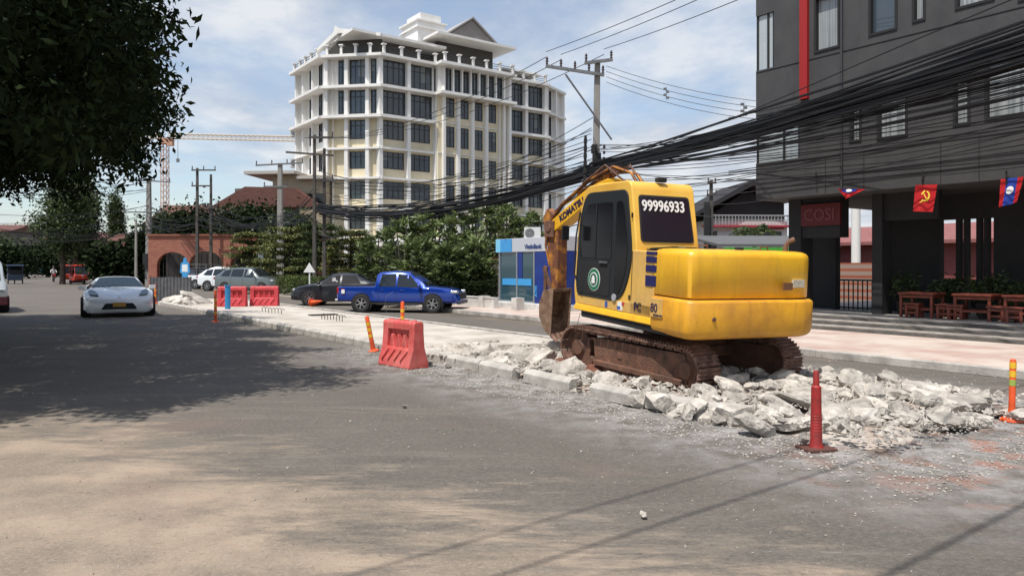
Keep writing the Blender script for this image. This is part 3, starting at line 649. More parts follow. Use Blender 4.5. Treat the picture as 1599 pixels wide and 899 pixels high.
m = um(); m.b2(.40, .56, -1.765, -1.74, 1.46, 1.56); m.build('sticker', mat('sticker_brown', (.16, .07, .03), .6), ex)
m = um(); m.b2(.62, .82, -1.722, -1.66, 1.49, 1.60); m.build('sticker', mat('sticker_pale', (.6, .55, .42), .6, var=.4, vscale=30), ex)
m = um(); m.tube([(.86, -1.3, 1.95), (.86, -1.3, 2.05), (.89, -1.32, 2.12), (.96, -1.36, 2.16)], .035); m.build('exhaust_pipe', rust, ex, smooth=50)
m = um(); m.tube([(-1.0, -.60, 1.96), (-.6, -.62, 1.99), (-.2, -.64, 1.98)], .012); m.b2(-.95, -.2, -.62, -.45, 1.93, 1.955); m.build('hood_trim', blackm, ex)
# --- boom, swung to the left of the cab
FOOT = Vector((.08, .78, 0)); SW = R(8.5)
BM = T(*FOOT) @ RZ(SW)
def bmb(): return MB(UP @ T(0, 0, DZ) @ BM)
boomp = [(-.05, 1.15), (.28, 1.12), (.62, 2.2), (1.05, 2.72), (1.55, 2.74), (2.72, 2.12), (2.80, 2.34), (1.62, 3.00), (.92, 3.19), (.42, 2.92), (.10, 2.2)]
m = bmb(); m.prism(rpoly(boomp, [.1, .1, .1, .2, .2, .08, .08, .25, .35, .3, .2], 5), -.14, .14, 'x'); bo = m.build('boom', yl, ex, bevel=.02)
m = bmb(); m.tube([(0, .38, 1.4), (0, 1.0, 2.15)], .06); m.tube([(0, .9, 2.05), (0, 1.42, 2.75)], .035, mi=1); m.build('boom_cylinder', [yl, chrome], ex, smooth=40)
m = bmb(); m.tube([(0, 1.28, 3.20), (0, 2.05, 2.88)], .055); m.tube([(0, 2.0, 2.90), (0, 2.92, 2.54)], .03, mi=1); m.b2(-.07, .07, 1.15, 1.35, 3.02, 3.28); m.build('arm_cylinder', [ylr, chrome], ex, smooth=40)
def btext(s, y, z, size):
    Mx = UP @ T(0, 0, DZ) @ BM; p = Mx @ Vector((-.146, y, z)); R3 = Mx.to_3x3(); d = Vector((0, -1.17, .60)).normalized(); return text(s, p, R3 @ d, R3 @ Vector((0, .60, 1.17)), size, navy, ex, depth=.002, bold=.008)
btext('KOMATSU', 2.42, 2.36, .17)
for k, dx in enumerate((-.10, -.06, .06, .10)):
    m = bmb(); m.tube([(dx, .0, 2.0), (dx, .15, 2.75), (dx*1.3, .50+.04*k, 3.20), (dx, 1.0, 3.34-.02*k), (dx*1.2, 1.7, 3.10), (dx*1.4, 2.4, 2.70), (dx*1.3, 2.85, 2.3), (dx*1.6, 2.85, 1.9), (dx*1.2, 2.75, 1.5)], .022); m.build('hose', hose if k % 2 else ylr, bo, smooth=60)
m = bmb(); m.tube([(-.17, .6, 3.05), (-.2, 1.1, 3.36), (-.17, 1.75, 3.06)], .02); m.tube([(.17, .45, 2.95), (.2, .9, 3.38), (.17, 1.35, 3.16)], .02); m.box((0, .95, 3.28), (.22, .25, .12)); m.build('hose', rust, bo, smooth=60)
# arm hanging down, crusted with clay
armp = [(2.60, 2.46), (2.90, 2.64), (3.04, 2.42), (2.93, 2.2), (2.66, 1.05), (2.48, 1.05), (2.52, 2.2)]
m = bmb(); m.prism(rpoly(armp, .06), -.12, .12, 'x'); am_ = m.build('arm', ylr, ex, bevel=.02)
m = bmb(); m.cyl((-.19, 2.76, 2.24), (.19, 2.76, 2.24), .08, seg=20); m.b2(-.17, -.13, 2.6, 2.9, 2.06, 2.38); m.b2(.13, .17, 2.6, 2.9, 2.06, 2.38); m.build('arm_pivot', rust, am_, bevel=.01)
m = bmb(); m.tube([(0, 3.06, 2.38), (0, 2.98, 1.90)], .06); m.tube([(0, 2.98, 2.0), (0, 2.86, 1.45)], .03, mi=1); m.build('bucket_cylinder', [rust, chrome], ex, smooth=40)
m = bmb()
for sx in (-1, 1): m.prism([(2.86, 1.5), (2.93, 1.44), (2.66, 1.0), (2.58, 1.05)], sx*.15-.02, sx*.15+.02, 'x'); m.prism([(2.82, 1.48), (2.92, 1.5), (2.9, .85), (2.82, .85)], sx*.12-.02, sx*.12+.02, 'x')
m.build('bucket_link', rust, ex, bevel=.008)
# bucket, curled in and resting on the rubble with its teeth down
cup = [(2.46, 1.08), (2.78, 1.02), (2.90, .76), (2.88, .48), (2.72, .24), (2.50, .16)]
inner = [(2.53, .22), (2.69, .29), (2.82, .50), (2.84, .74), (2.74, .96), (2.48, 1.02)]
m = bmb(); n = len(cup)
for i in range(n-1):
    a, b, c, d = cup[i], cup[i+1], inner[n-2-i], inner[n-1-i]
    m.prism([a, b, c, d], -.22, .22, 'x')
for sx in (-1, 1): m.prism(cup, sx*.22-.015, sx*.22+.015, 'x')
bk = m.build('bucket', mat('bucket_steel', (.30, .20, .13), .7, .1, col2=(.12, .06, .035), vscale=6, bump=.5, detail=8), ex, bevel=.012)
for k in range(4):
    m = bmb(); x = -.18+k*.12; m.prism([(2.54, .23), (2.54, .14), (2.34, .06)], x-.035, x+.035, 'x'); m.build('tooth', shoem, bk, bevel=.006)
# rib plates on the bucket's back
m = bmb()
for k in range(5): x = -.18+k*.09; m.prism([(2.80, 1.02), (2.95, .76), (2.93, .46), (2.87, .48), (2.88, .76), (2.76, 1.02)], x-.02, x+.02, 'x')
m.build('bucket_rib', rust, bk)
m = um(); m.tube([(-1.14, 1.05, 1.2), (-1.2, 1.2, 1.5), (-1.16, 1.24, 2.1), (-1.12, 1.20, 2.5)], .014); m.tube([(-1.12, 1.2, 2.3), (-1.30, 1.30, 2.25)], .01); m.build('handrail', black, ex, smooth=60)
m = um(); m.box((-1.33, 1.30, 2.15), (.14, .03, .24)); m.build('mirror', black, ex, bevel=.02)

# small hardware that breaks up the big yellow panels
for y0, z0, y1, z1 in ((-.335, 1.19, -.325, 1.92),):
    m = um(); m.b2(-1.114, -1.105, y0, y1, z0, z1); m.build('panel_gap', blackm, ex)
for x in (-.72, -.05, .62):
    m = um(); m.b2(x-.05, x+.05, -1.0, -.93, 1.975, 2.0); m.build('hinge', steel, ex, bevel=.005)
m = um(); m.cyl((.0, -1.30, 1.975), (.0, -1.30, 2.02), .06, seg=16); m.build('filler_cap', blackm, ex)
for x in (-.55, .55):
    m = um(); m.tube([(x-.07, -1.2, 1.97), (x-.07, -1.2, 2.035), (x+.07, -1.2, 2.035), (x+.07, -1.2, 1.97)], .012, 6); m.build('lifting_eye', rust, ex, smooth=60)
for x in (-.78, .74):
    m = um(); m.cyl((x, -1.832+.15*(x/1.2)**2, 1.08), (x, -1.80+.15*(x/1.2)**2, 1.08), .028, seg=14); m.build('bolt', rust, ex)
for z in (1.2, 1.8, 2.4):
    m = um(); m.b2(-1.125, -1.10, -.335+.04, -.275, z, z+.07); m.build('hinge', blackm, ex, bevel=.004)
m = um(); m.box((-.55, -.25+.08, 2.98), (.16, .10, .07)); m.build('work_lamp', blackm, ex, bevel=.015)
# ================================================================ VEHICLES
def paint(name, col, metal=.3, rough=.3): return mat(name, col, rough, metal, coat=.8, spec=.5)
def wheel(root, x, y, r, wd, side, spokes=6, rimc=None):
    m = MB(); m.lathe([(r*.62, -wd/2), (r*.93, -wd/2), (r, -wd*.32), (r, wd*.32), (r*.93, wd/2), (r*.62, wd/2), (r*.62, -wd/2)], (x, y, r), (1, 0, 0), 28)
    wh = m.build('wheel', rubber, root, smooth=40)
    m = MB(); xo = x+side*wd*.44; m.cyl((x-side*wd*.1, y, r), (xo-side*.05, y, r), r*.64, seg=24, mi=1)
    m.lathe([(r*.64, 0), (r*.66, .03), (r*.58, .03), (r*.56, 0)], (xo-side*.02, y, r), (side, 0, 0), 28)
    for k in range(spokes):
        a = 2*math.pi*k/spokes+.3
        m.box((xo-side*.01, y+math.cos(a)*r*.33, r+math.sin(a)*r*.33), (.03, r*.13, r*.6), rot=Matrix.Rotation(a-math.pi/2, 4, 'X'))
    m.cyl((xo-side*.02, y, r), (xo+side*.012, y, r), r*.14, seg=14); m.build('rim', [rimc or rim_m, blackm], wh)
    return wh
def lerp(a, b, t): return a+(b-a)*t
def car(name, label, cat, prof, W, body, wheels, wr, ww=.22, glassm=None, group=None, windows=(), ws=None, rw=None, lamps=True, spokes=6, rimc=None, dark_low=None, handle_y=()):
    """prof: rear to front (y, z_low, z_belt, z_top, half_belt, half_top)"""
    root = thing(name, label, cat, (0, 0, 0), 0, group); gm = glassm or glass
    ys = [p[0] for p in prof]
    def at(y):
        for a, b in zip(prof, prof[1:]):
            if a[0] <= y <= b[0]:
                t = (y-a[0])/(b[0]-a[0]) if b[0] > a[0] else 0; return [lerp(a[i], b[i], t) for i in range(6)]
        return list(prof[-1])
    def section(y):
        _, zl, zbt, zt, wb, wt = at(y); w = W/2; wmax = max(wb, 0)
        wm = wb+(.035 if zt-zbt > .2 else .02)
        pts = [(0, zl), (wm*.9, zl), (wm, zl+.10), (wm+.0, lerp(zl, zbt, .55)), (wb+.012, lerp(zl, zbt, .88)), (wb, zbt)]
        if zt-zbt > .12: pts += [(lerp(wb, wt, .93), lerp(zbt, zt, .90)), (wt-.06, zt-.005), (wt*.55, zt+.02), (0, zt+.03)]
        else: pts += [(wb-.05, lerp(zbt, zt, .6)), (wb-.14, zt), (wb*.5, zt+.02), (0, zt+.025)]
        return pts
    yy = sorted(set([round(p[0], 4) for p in prof]+[round(lerp(a[0], b[0], t), 4) for a, b in zip(prof, prof[1:]) for t in (.5,)]))
    # wheel arch cut points
    secs = [(y, section(y)) for y in yy]; K = len(secs[0][1])
    m = MB(); vs = []; 
    for y, s in secs: vs += [(-x, y, z) for x, z in reversed(s[1:])]+[(x, y, z) for x, z in s]
    n = 2*K-1
    fs = [(i*n+k, i*n+k+1, (i+1)*n+k+1, (i+1)*n+k) for i in range(len(secs)-1) for k in range(n-1)]
    fs += [(i*n+n-1, i*n, (i+1)*n, (i+1)*n+n-1) for i in range(len(secs)-1)]
    fs += [list(range(n)), list(range((len(secs)-1)*n, len(secs)*n))]
    m.add(vs, fs); b = m.build('body', body, root, smooth=38)
    def sidept(y, v, off, sx):       # v 0 belt .. 1 upper window edge
        s = section(y); a = Vector(s[5]); c = Vector(s[6]); p = a.lerp(c, v); return (sx*(p.x+off), y, p.y)
    for (y0, y1, y0t, y1t) in windows:
        for sx in (-1, 1):
            m = MB(); g_ = [sidept(y0, .06, .006, sx), sidept(y1, .06, .006, sx), sidept(y1t, .96, .006, sx), sidept(y0t, .96, .006, sx)]
            g2 = [(p[0]-sx*.012, p[1], p[2]) for p in g_]
            m.add(g_+g2, [(0, 1, 2, 3), (4, 5, 6, 7), (0, 1, 5, 4), (1, 2, 6, 5), (2, 3, 7, 6), (3, 0, 4, 7)]); m.build('side_window', gm, root)
    for tup, nm in ((ws, 'windshield'), (rw, 'rear_window')):
        if not tup: continue
        ya, yb = tup; sa, sb = section(ya), section(yb); nn_ = Vector((0, abs(sb[9][1]-sa[9][1]), abs(ya-yb))).normalized(); sg_ = 1 if nm == 'windshield' else -1
        def frow(s, y, kx): 
            w_ = s[6][0]*kx if s[9][1]-s[5][1] > .12 else s[6][0]*.92
            o_ = Vector((0, sg_*.012*nn_.y, .012*nn_.z)); o_ = Vector((0, sg_*.012, .012))
            zt = s[9][1]; return [Vector((x, y, zt-.03*(x/max(w_, .01))**2))+o_ for x in (-w_, -w_*.5, 0, w_*.5, w_)]
        r1, r2 = frow(sa, ya, .88), frow(sb, yb, .86)
        m = MB(); m.add(r1+r2, [(i, i+1, 6+i, 5+i) for i in range(4)]); m.build(nm, gm, root, smooth=60)
    for y in wheels:
        for sx in (-1, 1):
            s = section(y); wm = s[3][0]
            m = MB(); m.cyl((sx*(wm-.25), y, wr*1.02), (sx*(wm+.008), y, wr*1.02), wr*1.17, seg=28); m.build('wheel_arch', blackm, root)
            wheel(root, sx*(wm-ww/2+.06), y, wr, ww, sx, spokes, rimc)
    y1 = ys[-1]; y0 = ys[0]; s = section(y1-.06)
    for y in handle_y:
        for sx in (-1, 1):
            q = section(y)[4]; m = MB(); m.box((sx*(q[0]+.012), y, q[1]-.02), (.03, .16, .025)); m.build('handle', body, root, bevel=.006)
    if windows:
        ends = sorted(set([w_[0] for w_ in windows]+[w_[1] for w_ in windows]))
        gaps = [ends[0]]+[(a+b)/2 for a, b in zip(ends[1:-1:2], ends[2:-1:2])]+[min(ends[-1]+.08, wheels[1]-wr*1.25)]
        for y in gaps:
            if y-wheels[0] < wr*1.25: y = wheels[0]+wr*1.25
            for sx in (-1, 1):
                s_ = section(y); m = MB(); q = s_[2:6]; v_ = [(sx*(a+.003), y-.006, z) for a, z in q]+[(sx*(a+.003), y+.006, z) for a, z in q]
                m.add(v_, [(i, i+1, i+5, i+4) for i in range(3)]); m.build('door_gap', blackm, root)
    for sx in (-1, 1):
        s_ = section(0); m = MB(); m.b2(sx*(s_[2][0]-.04), sx*(s_[2][0]+.004), wheels[0]+wr*1.2, wheels[1]-wr*1.2, s_[0][1]-.02, s_[0][1]+.07); m.build('sill_trim', blackm, root)
    return root, section
def lampbox(root, nm, mt, c, d, bev=.03, rot=None):
    m = MB(); m.box(c, d, rot=rot); return m.build(nm, mt, root, bevel=bev)
lampm = mat('headlamp', (.55, .58, .6), .08, .2); taill = mat('tail_lamp', (.35, .01, .01), .2)
# silver coupe coming towards the camera
silver = mat('silver_paint', (.70, .72, .74), .3, .12, coat=.8)
prof = [(-2.10, .38, .80, .85, .62, .5), (-2.0, .25, .84, .90, .80, .55), (-1.5, .2, .93, 1.02, .90, .60), (-.9, .17, .92, 1.16, .90, .60), (-.35, .16, .88, 1.26, .88, .60), (.1, .16, .86, 1.27, .88, .58), (.5, .16, .85, 1.10, .88, .60), (.88, .16, .84, .93, .88, .66),
        (1.25, .17, .83, .88, .97, .7), (1.6, .18, .76, .80, .97, .7), (1.9, .15, .65, .69, .93, .66), (2.08, .15, .53, .58, .82, .55), (2.15, .22, .42, .46, .55, .5)]
coupe, sec = car('sports_car', 'silver two door sports coupe driving towards the camera at the tree shade', 'car', prof, 1.85, silver, (-1.28, 1.30), .33, .25, glassm=mat('windscreen', (.022, .034, .044), .02, spec=.35), windows=[(-1.0, .62, -.75, .22)], ws=(.90, .16), rw=(-1.8, -.6), spokes=5)
for sx in (-1, 1):
    m = MB(); m.prism(rpoly([(-.10, 1.98), (.14, 1.90), (.19, 1.58), (.10, 1.42), (-.02, 1.62)], .03), -.06, .035, 'z', M=T(sx*.66, 0, .775) @ (Matrix.Scale(-1, 4, (1, 0, 0)) if sx < 0 else Matrix.Identity(4)) @ T(0, 1.7, 0) @ Matrix.Rotation(R(-19), 4, 'X') @ T(0, -1.7, 0))
    m.build('headlight', mat('lamp_lens', (.16, .19, .21), .06, .3, spec=.9), coupe, bevel=.01)
    m = MB(); m.box((sx*1.02, .62, .93), (.20, .10, .13)); m.box((sx*.92, .62, .87), (.1, .05, .03)); m.build('wing_mirror', silver, coupe, bevel=.03)
m = MB(); m.prism(rpoly([(-.50, .26), (.50, .26), (.38, .46), (-.38, .46)], .05), 2.05, 2.175, 'y'); m.build('grille', blackm, coupe, bevel=.01)
m = MB(); m.box((0, 2.19, .41), (.36, .02, .14)); m.build('number_plate', mat('yellow_plate', (.42, .22, .04), .6), coupe, bevel=.005)
m = MB(); m.box((0, 2.02, .20), (1.5, .14, .06)); m.build('lip', blackm, coupe, bevel=.02)
for sx in (-1, 1): lampbox(coupe, 'bumper_vent', blackm, (sx*.62, 2.06, .30), (.22, .08, .10))
for sx in (-1, 1):
    m = MB(); m.add([(sx*.60, 1.98, .705), (sx*.615, 1.98, .705), (sx*.665, .98, .915), (sx*.65, .98, .915)], [(0, 1, 2, 3)]); m.build('bonnet_gap', blackm, coupe)
m = MB(); m.box((0, .30, .98), (1.0, .06, .05)); m.build('dashboard', blackm, coupe)
m = MB(); m.cyl((0, 2.03, .60), (0, 2.06, .61), .05); m.build('badge', chrome, coupe)
p = G(180, 496); coupe.location = (p.x-1.0, p.y+2.0, .012); coupe.scale = (1.1, 1.05, 1.06); coupe.rotation_euler.z = math.atan2(-(-.475), -.88)+math.pi*0  # heading towards the camera
hd = Vector((.50, -.866)); coupe.rotation_euler.z = math.atan2(hd.y, hd.x)-math.pi/2
# blue double cab pickup, crossing
deepg = mat('deep_glass', (.008, .010, .013), .02, spec=.3)
bluep = mat('blue_paint', (.003, .038, .30), .25, .35, coat=1)
prof = [(-2.66, .55, 1.02, 1.06, .80, .7), (-2.6, .48, 1.08, 1.12, .86, .75), (-1.2, .42, 1.09, 1.13, .89, .78), (-.98, .40, 1.09, 1.14, .90, .76), (-.93, .40, 1.09, 1.66, .90, .66), (-.8, .40, 1.09, 1.74, .90, .66), (-.2, .38, 1.08, 1.79, .90, .65), (.45, .38, 1.07, 1.75, .90, .65), (.9, .38, 1.06, 1.45, .90, .68),
        (1.28, .38, 1.05, 1.12, .90, .74), (1.6, .40, 1.03, 1.10, .90, .78), (2.2, .42, .97, 1.04, .88, .76), (2.5, .40, .86, .92, .80, .7), (2.62, .38, .62, .70, .70, .6), (2.66, .42, .52, .58, .62, .5)]
pk, sec = car('pickup_truck', 'bright blue double cab pickup truck crossing the far carriageway', 'pickup truck', prof, 1.85, bluep, (-1.55, 1.53), .385, .26, windows=[(-.80, -.08, -.70, -.08), (0.0, 1.0, 0.0, .50)], ws=(1.24, .5), spokes=6, handle_y=(-.65, .22))
m = MB(); m.b2(-.74, .74, -2.52, -1.02, 1.135, 1.15); m.build('cargo_bed', blackm, pk)
for sx in (-1, 1):
    lampbox(pk, 'headlight', lampm, (sx*.74, 2.42, .90), (.26, .30, .12)); lampbox(pk, 'tail_lamp', taill, (sx*.82, -2.60, .95), (.12, .1, .28))
    m = MB(); m.box((sx*1.02, .98, 1.14), (.2, .12, .18)); m.build('wing_mirror', bluep, pk, bevel=.04)
    m = MB(); m.tube([(sx*.95, -.85, .36), (sx*.97, .95, .36)], .035); m.build('side_step', blackm, pk, smooth=40)
m = MB(); m.b2(-.96, .96, 1.08, 1.98, .98, .99); 
lampbox(pk, 'grille', blackm, (0, 2.62, .72), (1.1, .1, .28)); lampbox(pk, 'bumper', mat('bumper_dark', (.03, .035, .06), .5), (0, 2.60, .44), (1.5, .18, .14))
lampbox(pk, 'rear_bumper', chrome, (0, -2.70, .52), (1.6, .14, .12))
m = MB(); m.b2(.905, .93, -2.42, -2.28, .82, .99); m.b2(.905, .932, -2.44, -2.30, 1.0, 1.03, 1); m.build('sticker', [white, taill], pk)
pk.location = (-4.22, 28.55, .012); pk.scale = (.90, .90, .87); pk.rotation_euler.z = R(-90-8)
# dark sedan behind it
darkp = mat('dark_paint', (.012, .014, .02), .4, .1, coat=.5)
sed = [(-2.2, .42, .88, .92, .70, .6), (-2.1, .3, .96, 1.0, .80, .6), (-1.5, .25, .99, 1.05, .86, .62), (-.75, .22, .96, 1.38, .88, .56), (-.1, .2, .93, 1.44, .88, .56), (.4, .2, .91, 1.38, .88, .56), (1.05, .2, .90, .98, .88, .62), (1.6, .22, .84, .90, .86, .66), (2.0, .24, .74, .78, .78, .6), (2.2, .26, .55, .6, .66, .5)]
sd, _ = car('hatchback', 'dark blue black hatchback behind the tail of the blue pickup', 'car', sed, 1.8, darkp, (-1.3, 1.3), .32, .2, glassm=deepg, windows=[(-1.0, -.12, -.72, -.12), (-.04, .85, -.04, .42)], ws=(1.0, .42), rw=(-1.45, -.78), spokes=7)
for sx in (-1, 1): lampbox(sd, 'headlight', lampm, (sx*.66, 2.0, .70), (.24, .2, .12)); lampbox(sd, 'wing_mirror', darkp, (sx*1.0, .85, 1.0), (.18, .1, .13))
p = G(530, 478); sd.location = (p.x-.05, p.y+1.1, .012); sd.rotation_euler.z = R(-90+178)
# parked row: grey crossover, white crossover behind, white utility pickup
greyp = mat('grey_paint', (.13, .15, .15), .3, .4, coat=.8); whitep = mat('white_car_paint', (.72, .74, .75), .3, .1, coat=.8)
suv = [(-2.25, .5, 1.0, 1.05, .70, .6), (-2.15, .38, 1.06, 1.18, .82, .6), (-1.7, .3, 1.08, 1.50, .88, .60), (-1.0, .28, 1.06, 1.63, .90, .62), (0, .26, 1.03, 1.67, .90, .62), (.45, .26, 1.01, 1.60, .90, .62), (1.15, .26, .99, 1.08, .90, .66), (1.7, .28, .95, 1.0, .88, .68), (2.1, .3, .84, .88, .80, .64), (2.28, .32, .6, .66, .70, .5)]
def mksuv(label, bodym, px, py, rz):
    r_, _ = car('crossover', label, 'car', suv, 1.85, bodym, (-1.32, 1.36), .35, .23, windows=[(-1.75, -1.0, -1.5, -.98), (-.92, -.04, -.92, -.04), (.04, .98, .04, .52)], ws=(1.12, .48), rw=(-2.15, -1.68), spokes=5)
    for sx in (-1, 1): lampbox(r_, 'headlight', lampm, (sx*.70, 2.06, .84), (.26, .2, .12)); lampbox(r_, 'tail_lamp', taill, (sx*.76, -2.2, .98), (.2, .1, .16)); lampbox(r_, 'wing_mirror', bodym, (sx*1.02, .95, 1.08), (.18, .1, .14))
    p = G(px, py); r_.location = (p.x, p.y, .014); r_.rotation_euler.z = rz; return r_
mksuv('silver grey crossover parked nose right behind the red barriers', greyp, 393, 458, R(-90-16))
mksuv('white crossover parked just behind the silver grey one', whitep, 362, 454, R(-90-12))
# utility pickup with cargo
cargo = [(-2.5, .55, 1.0, 1.04, .78, .7), (-2.4, .5, 1.02, 1.06, .84, .7), (-.5, .45, 1.02, 1.06, .86, .72), (-.42, .45, 1.02, 1.6, .86, .62), (.1, .4, 1.02, 1.72, .86, .62), (.7, .4, 1.0, 1.66, .86, .62), (1.2, .4, 1.0, 1.08, .86, .7), (2.0, .42, .95, 1.0, .84, .7), (2.4, .42, .7, .76, .7, .6)]
ut, _ = car('utility_pickup', 'white utility pickup loaded with a cage under a dark roof board', 'pickup truck', cargo, 1.75, whitep, (-1.45, 1.45), .35, .22, windows=[(-.3, .25, -.3, .25), (.32, 1.0, .32, .7)], ws=(1.18, .72))
m = MB()
for x in (-.78, .78):
    for y in (-2.3, -1.4, -.55): m.box((x, y, 1.45), (.05, .05, .85))
for x in (-.78, .78):
    for z in (1.2, 1.4, 1.6): m.box((x, -1.42, z), (.03, 1.8, .03))
m.box((0, -1.42, 1.9), (1.6, 1.85, .05)); m.build('cage', steel, ut)
for b_ in range(3): lampbox(ut, 'crate', mat('grey_crate', (.12, .13, .17), .7), (-.3+.3*b_, -.9-.55*b_, 1.3), (.4, .45, .5))
p = G(330, 452); ut.location = (p.x, p.y+1.5, .014); ut.rotation_euler.z = R(-90-14)
# tuk-tuks
def tuktuk(label, px, py, colm, rz, roofm=None):
    r_ = thing('tuk_tuk', label, 'tuk tuk', (0, 0, 0), 0, 'motor rickshaws down the street'); rm = roofm or colm
    m = MB(); m.prism(rpoly([(-1.1, .35), (.35, .35), (.75, .5), (.95, .9), (.55, 1.05), (.35, .8), (-.5, .8), (-1.1, .95)], .06), -.65, .65, 'x'); m.build('body', colm, r_, bevel=.03)
    m = MB(); m.prism(rpoly([(-1.25, 1.75), (.5, 1.75), (.62, 1.82), (.4, 1.93), (-1.2, 1.93)], .05), -.72, .72, 'x'); m.build('roof', rm, r_, bevel=.03)
    for sx in (-1, 1):
        for y in (-1.1, -.2): m = MB(); m.cyl((sx*.62, y, .8), (sx*.62, y, 1.78), .025, seg=8); m.build('post', rm, r_)
        m = MB(); m.cyl((sx*.6, .85, .9), (sx*.6, .5, 1.78), .025, seg=8); m.build('post', rm, r_)
    m = MB(); m.add([(-.58, .84, .95), (.58, .84, .95), (.58, .52, 1.7), (-.58, .52, 1.7)], [(0, 1, 2, 3)]); m.build('windshield', glass, r_)
    m = MB(); m.box((0, -.75, .9), (1.1, .45, .12)); m.box((0, -1.0, 1.15), (1.1, .1, .5)); m.build('bench', blackm, r_, bevel=.03)
    for x, y in ((-.6, -.75), (.6, -.75), (0, 1.05)): m = MB(); m.lathe([(.12, -.05), (.24, -.05), (.24, .05), (.12, .05), (.12, -.05)], (x, y, .24), (1, 0, 0), 16); m.build('wheel', rubber, r_)
    m = MB(); m.box((0, 1.0, .62), (.25, .5, .1)); m.build('mudguard', colm, r_, bevel=.03)
    m = MB(); m.cyl((0, .95, .85), (0, 1.02, .85), .09); m.build('headlight', lampm, r_)
    p = G(px, py); r_.location = (p.x, p.y, .012); r_.rotation_euler.z = rz; return r_
redt = mat('tuktuk_red', (.50, .05, .03), .45, coat=.3); blut = mat('tuktuk_blue', (.008, .025, .06), .45, coat=.3)
tuktuk('red tuk tuk with orange front parked right by the big tree', 125, 444, redt, math.pi+AU+.15)
tuktuk('red tuk tuk half hidden behind the one at the tree', 108, 441.5, redt, math.pi+AU)
tuktuk('dark blue tuk tuk truck at the left edge driving away', 24, 443, blut, AU)
# van cut by the left frame edge
vanp = mat('van_white', (.42, .46, .47), .35, .1, coat=.6)
van = [(-2.3, .35, 1.15, 1.9, .80, .72), (-2.2, .3, 1.15, 1.95, .84, .74), (1.0, .3, 1.12, 1.95, .84, .74), (1.5, .3, 1.1, 1.75, .84, .72), (2.05, .3, 1.05, 1.15, .82, .7), (2.3, .35, .8, .86, .76, .6)]
vn, _ = car('minivan', 'pale minivan with maroon lower body cut by the left edge of the picture', 'van', van, 1.7, vanp, (-1.4, 1.4), .32, .2, windows=[(-2.0, -.9, -2.0, -.9), (-.8, .3, -.8, .3), (.4, 1.3, .4, 1.1)], ws=(2.0, 1.45), rw=None)
m = MB()
for sx in (-1, 1): m.b2(sx*.855, sx*.885, -2.1, 2.1, .32, .62)
m.box((0, 2.28, .46), (1.62, .12, .3)); m.build('lower_trim', mat('maroon_trim', (.10, .02, .03), .5), vn)
for sx in (-1, 1): lampbox(vn, 'headlight', lampm, (sx*.62, 2.2, .82), (.26, .2, .16))
p = G(-86, 490); vn.location = (p.x, p.y+1.6, .012); vn.rotation_euler.z = math.pi+AU+.06
# distant cars
def farcar(label, px, py, colm, rz, prof_=suv):
    r_, _ = car('distant_car', label, 'car', prof_, 1.8, colm, (-1.3, 1.3), .33, .22, windows=[(-.9, .9, -.9, .5)], ws=(1.12, .48), rw=(-2.15, -1.68))
    for sx in (-1, 1): lampbox(r_, 'headlight', lampm, (sx*.70, 2.06, .84), (.26, .2, .12))
    p = G(px, py); r_.location = (p.x, p.y, .012); r_.rotation_euler.z = rz
farcar('small white car far down the street, nearest the road centre', 44, 428, whitep, math.pi+AU); farcar('blue car far down the street beside the motorcyclist', 70, 429, mat('far_blue', (.03, .16, .25), .4), math.pi+AU); farcar('dark grey car far down the street on the left', 56, 426, greyp, math.pi+AU)
# motorcyclist
skin = mat('skin', (.30, .16, .10), .6)
def person_mesh(name, joints, edges, radii, m, parent=None, label=None, sub=2):
    me = bpy.data.meshes.new(name); me.from_pydata(joints, edges, []); o = bpy.data.objects.new(name, me); C.objects.link(o); me.materials.append(m)
    sk = o.modifiers.new('skin', 'SKIN'); 
    for v, r in zip(me.skin_vertices[0].data, radii): v.radius = (r, r)
    me.skin_vertices[0].data[0].use_root = True; sk.use_smooth_shade = True
    ss = o.modifiers.new('sub', 'SUBSURF'); ss.levels = sub; ss.render_levels = sub
    if parent: o.parent = parent
    return o
p = G(84, 440)
mc = thing('motorcycle', 'small dark scooter ridden by a person in a pale top far down the street', 'motorcycle', (p.x, p.y, .012), math.pi+AU)
for y in (-.62, .62):
    m = MB(); m.lathe([(.2, -.05), (.28, -.05), (.28, .05), (.2, .05), (.2, -.05)], (0, y, .28), (1, 0, 0), 18); m.build('wheel', rubber, mc)
m = MB(); m.prism(rpoly([(-.6, .55), (-.2, .42), (.25, .3), (.5, .95), (.38, 1.0), (.12, .5), (-.1, .72), (-.65, .78)], .05), -.13, .13, 'x'); m.build('body', black, mc, bevel=.03)
m = MB(); m.tube([(-.32, .38, 1.02), (0, .42, .98), (.32, .38, 1.02)], .02); m.build('handlebar', steel, mc)
m = MB(); m.prism(rpoly([(.42, .55), (.58, .6), (.5, .95), (.38, .95)], .03), -.2, .2, 'x'); m.build('leg_shield', mat('scooter_maroon', (.2, .02, .03), .4), mc, bevel=.03)
m = MB(); m.cyl((0, .45, .95), (0, .52, .94), .07); m.build('headlight', lampm, mc)
J = [(0, -.18, .82), (0, -.16, 1.05), (0, -.12, 1.32), (0, -.08, 1.45), (0, -.05, 1.62), (.2, -.1, 1.35), (.28, .1, 1.15), (.27, .34, 1.06), (-.2, -.1, 1.35), (-.28, .1, 1.15), (-.27, .34, 1.06), (.12, .15, .80), (.14, .15, .42), (.14, .25, .36), (-.12, .15, .80), (-.14, .15, .42), (-.14, .25, .36)]
E = [(0, 1), (1, 2), (2, 3), (3, 4), (2, 5), (5, 6), (6, 7), (2, 8), (8, 9), (9, 10), (0, 11), (11, 12), (12, 13), (0, 14), (14, 15), (15, 16)]
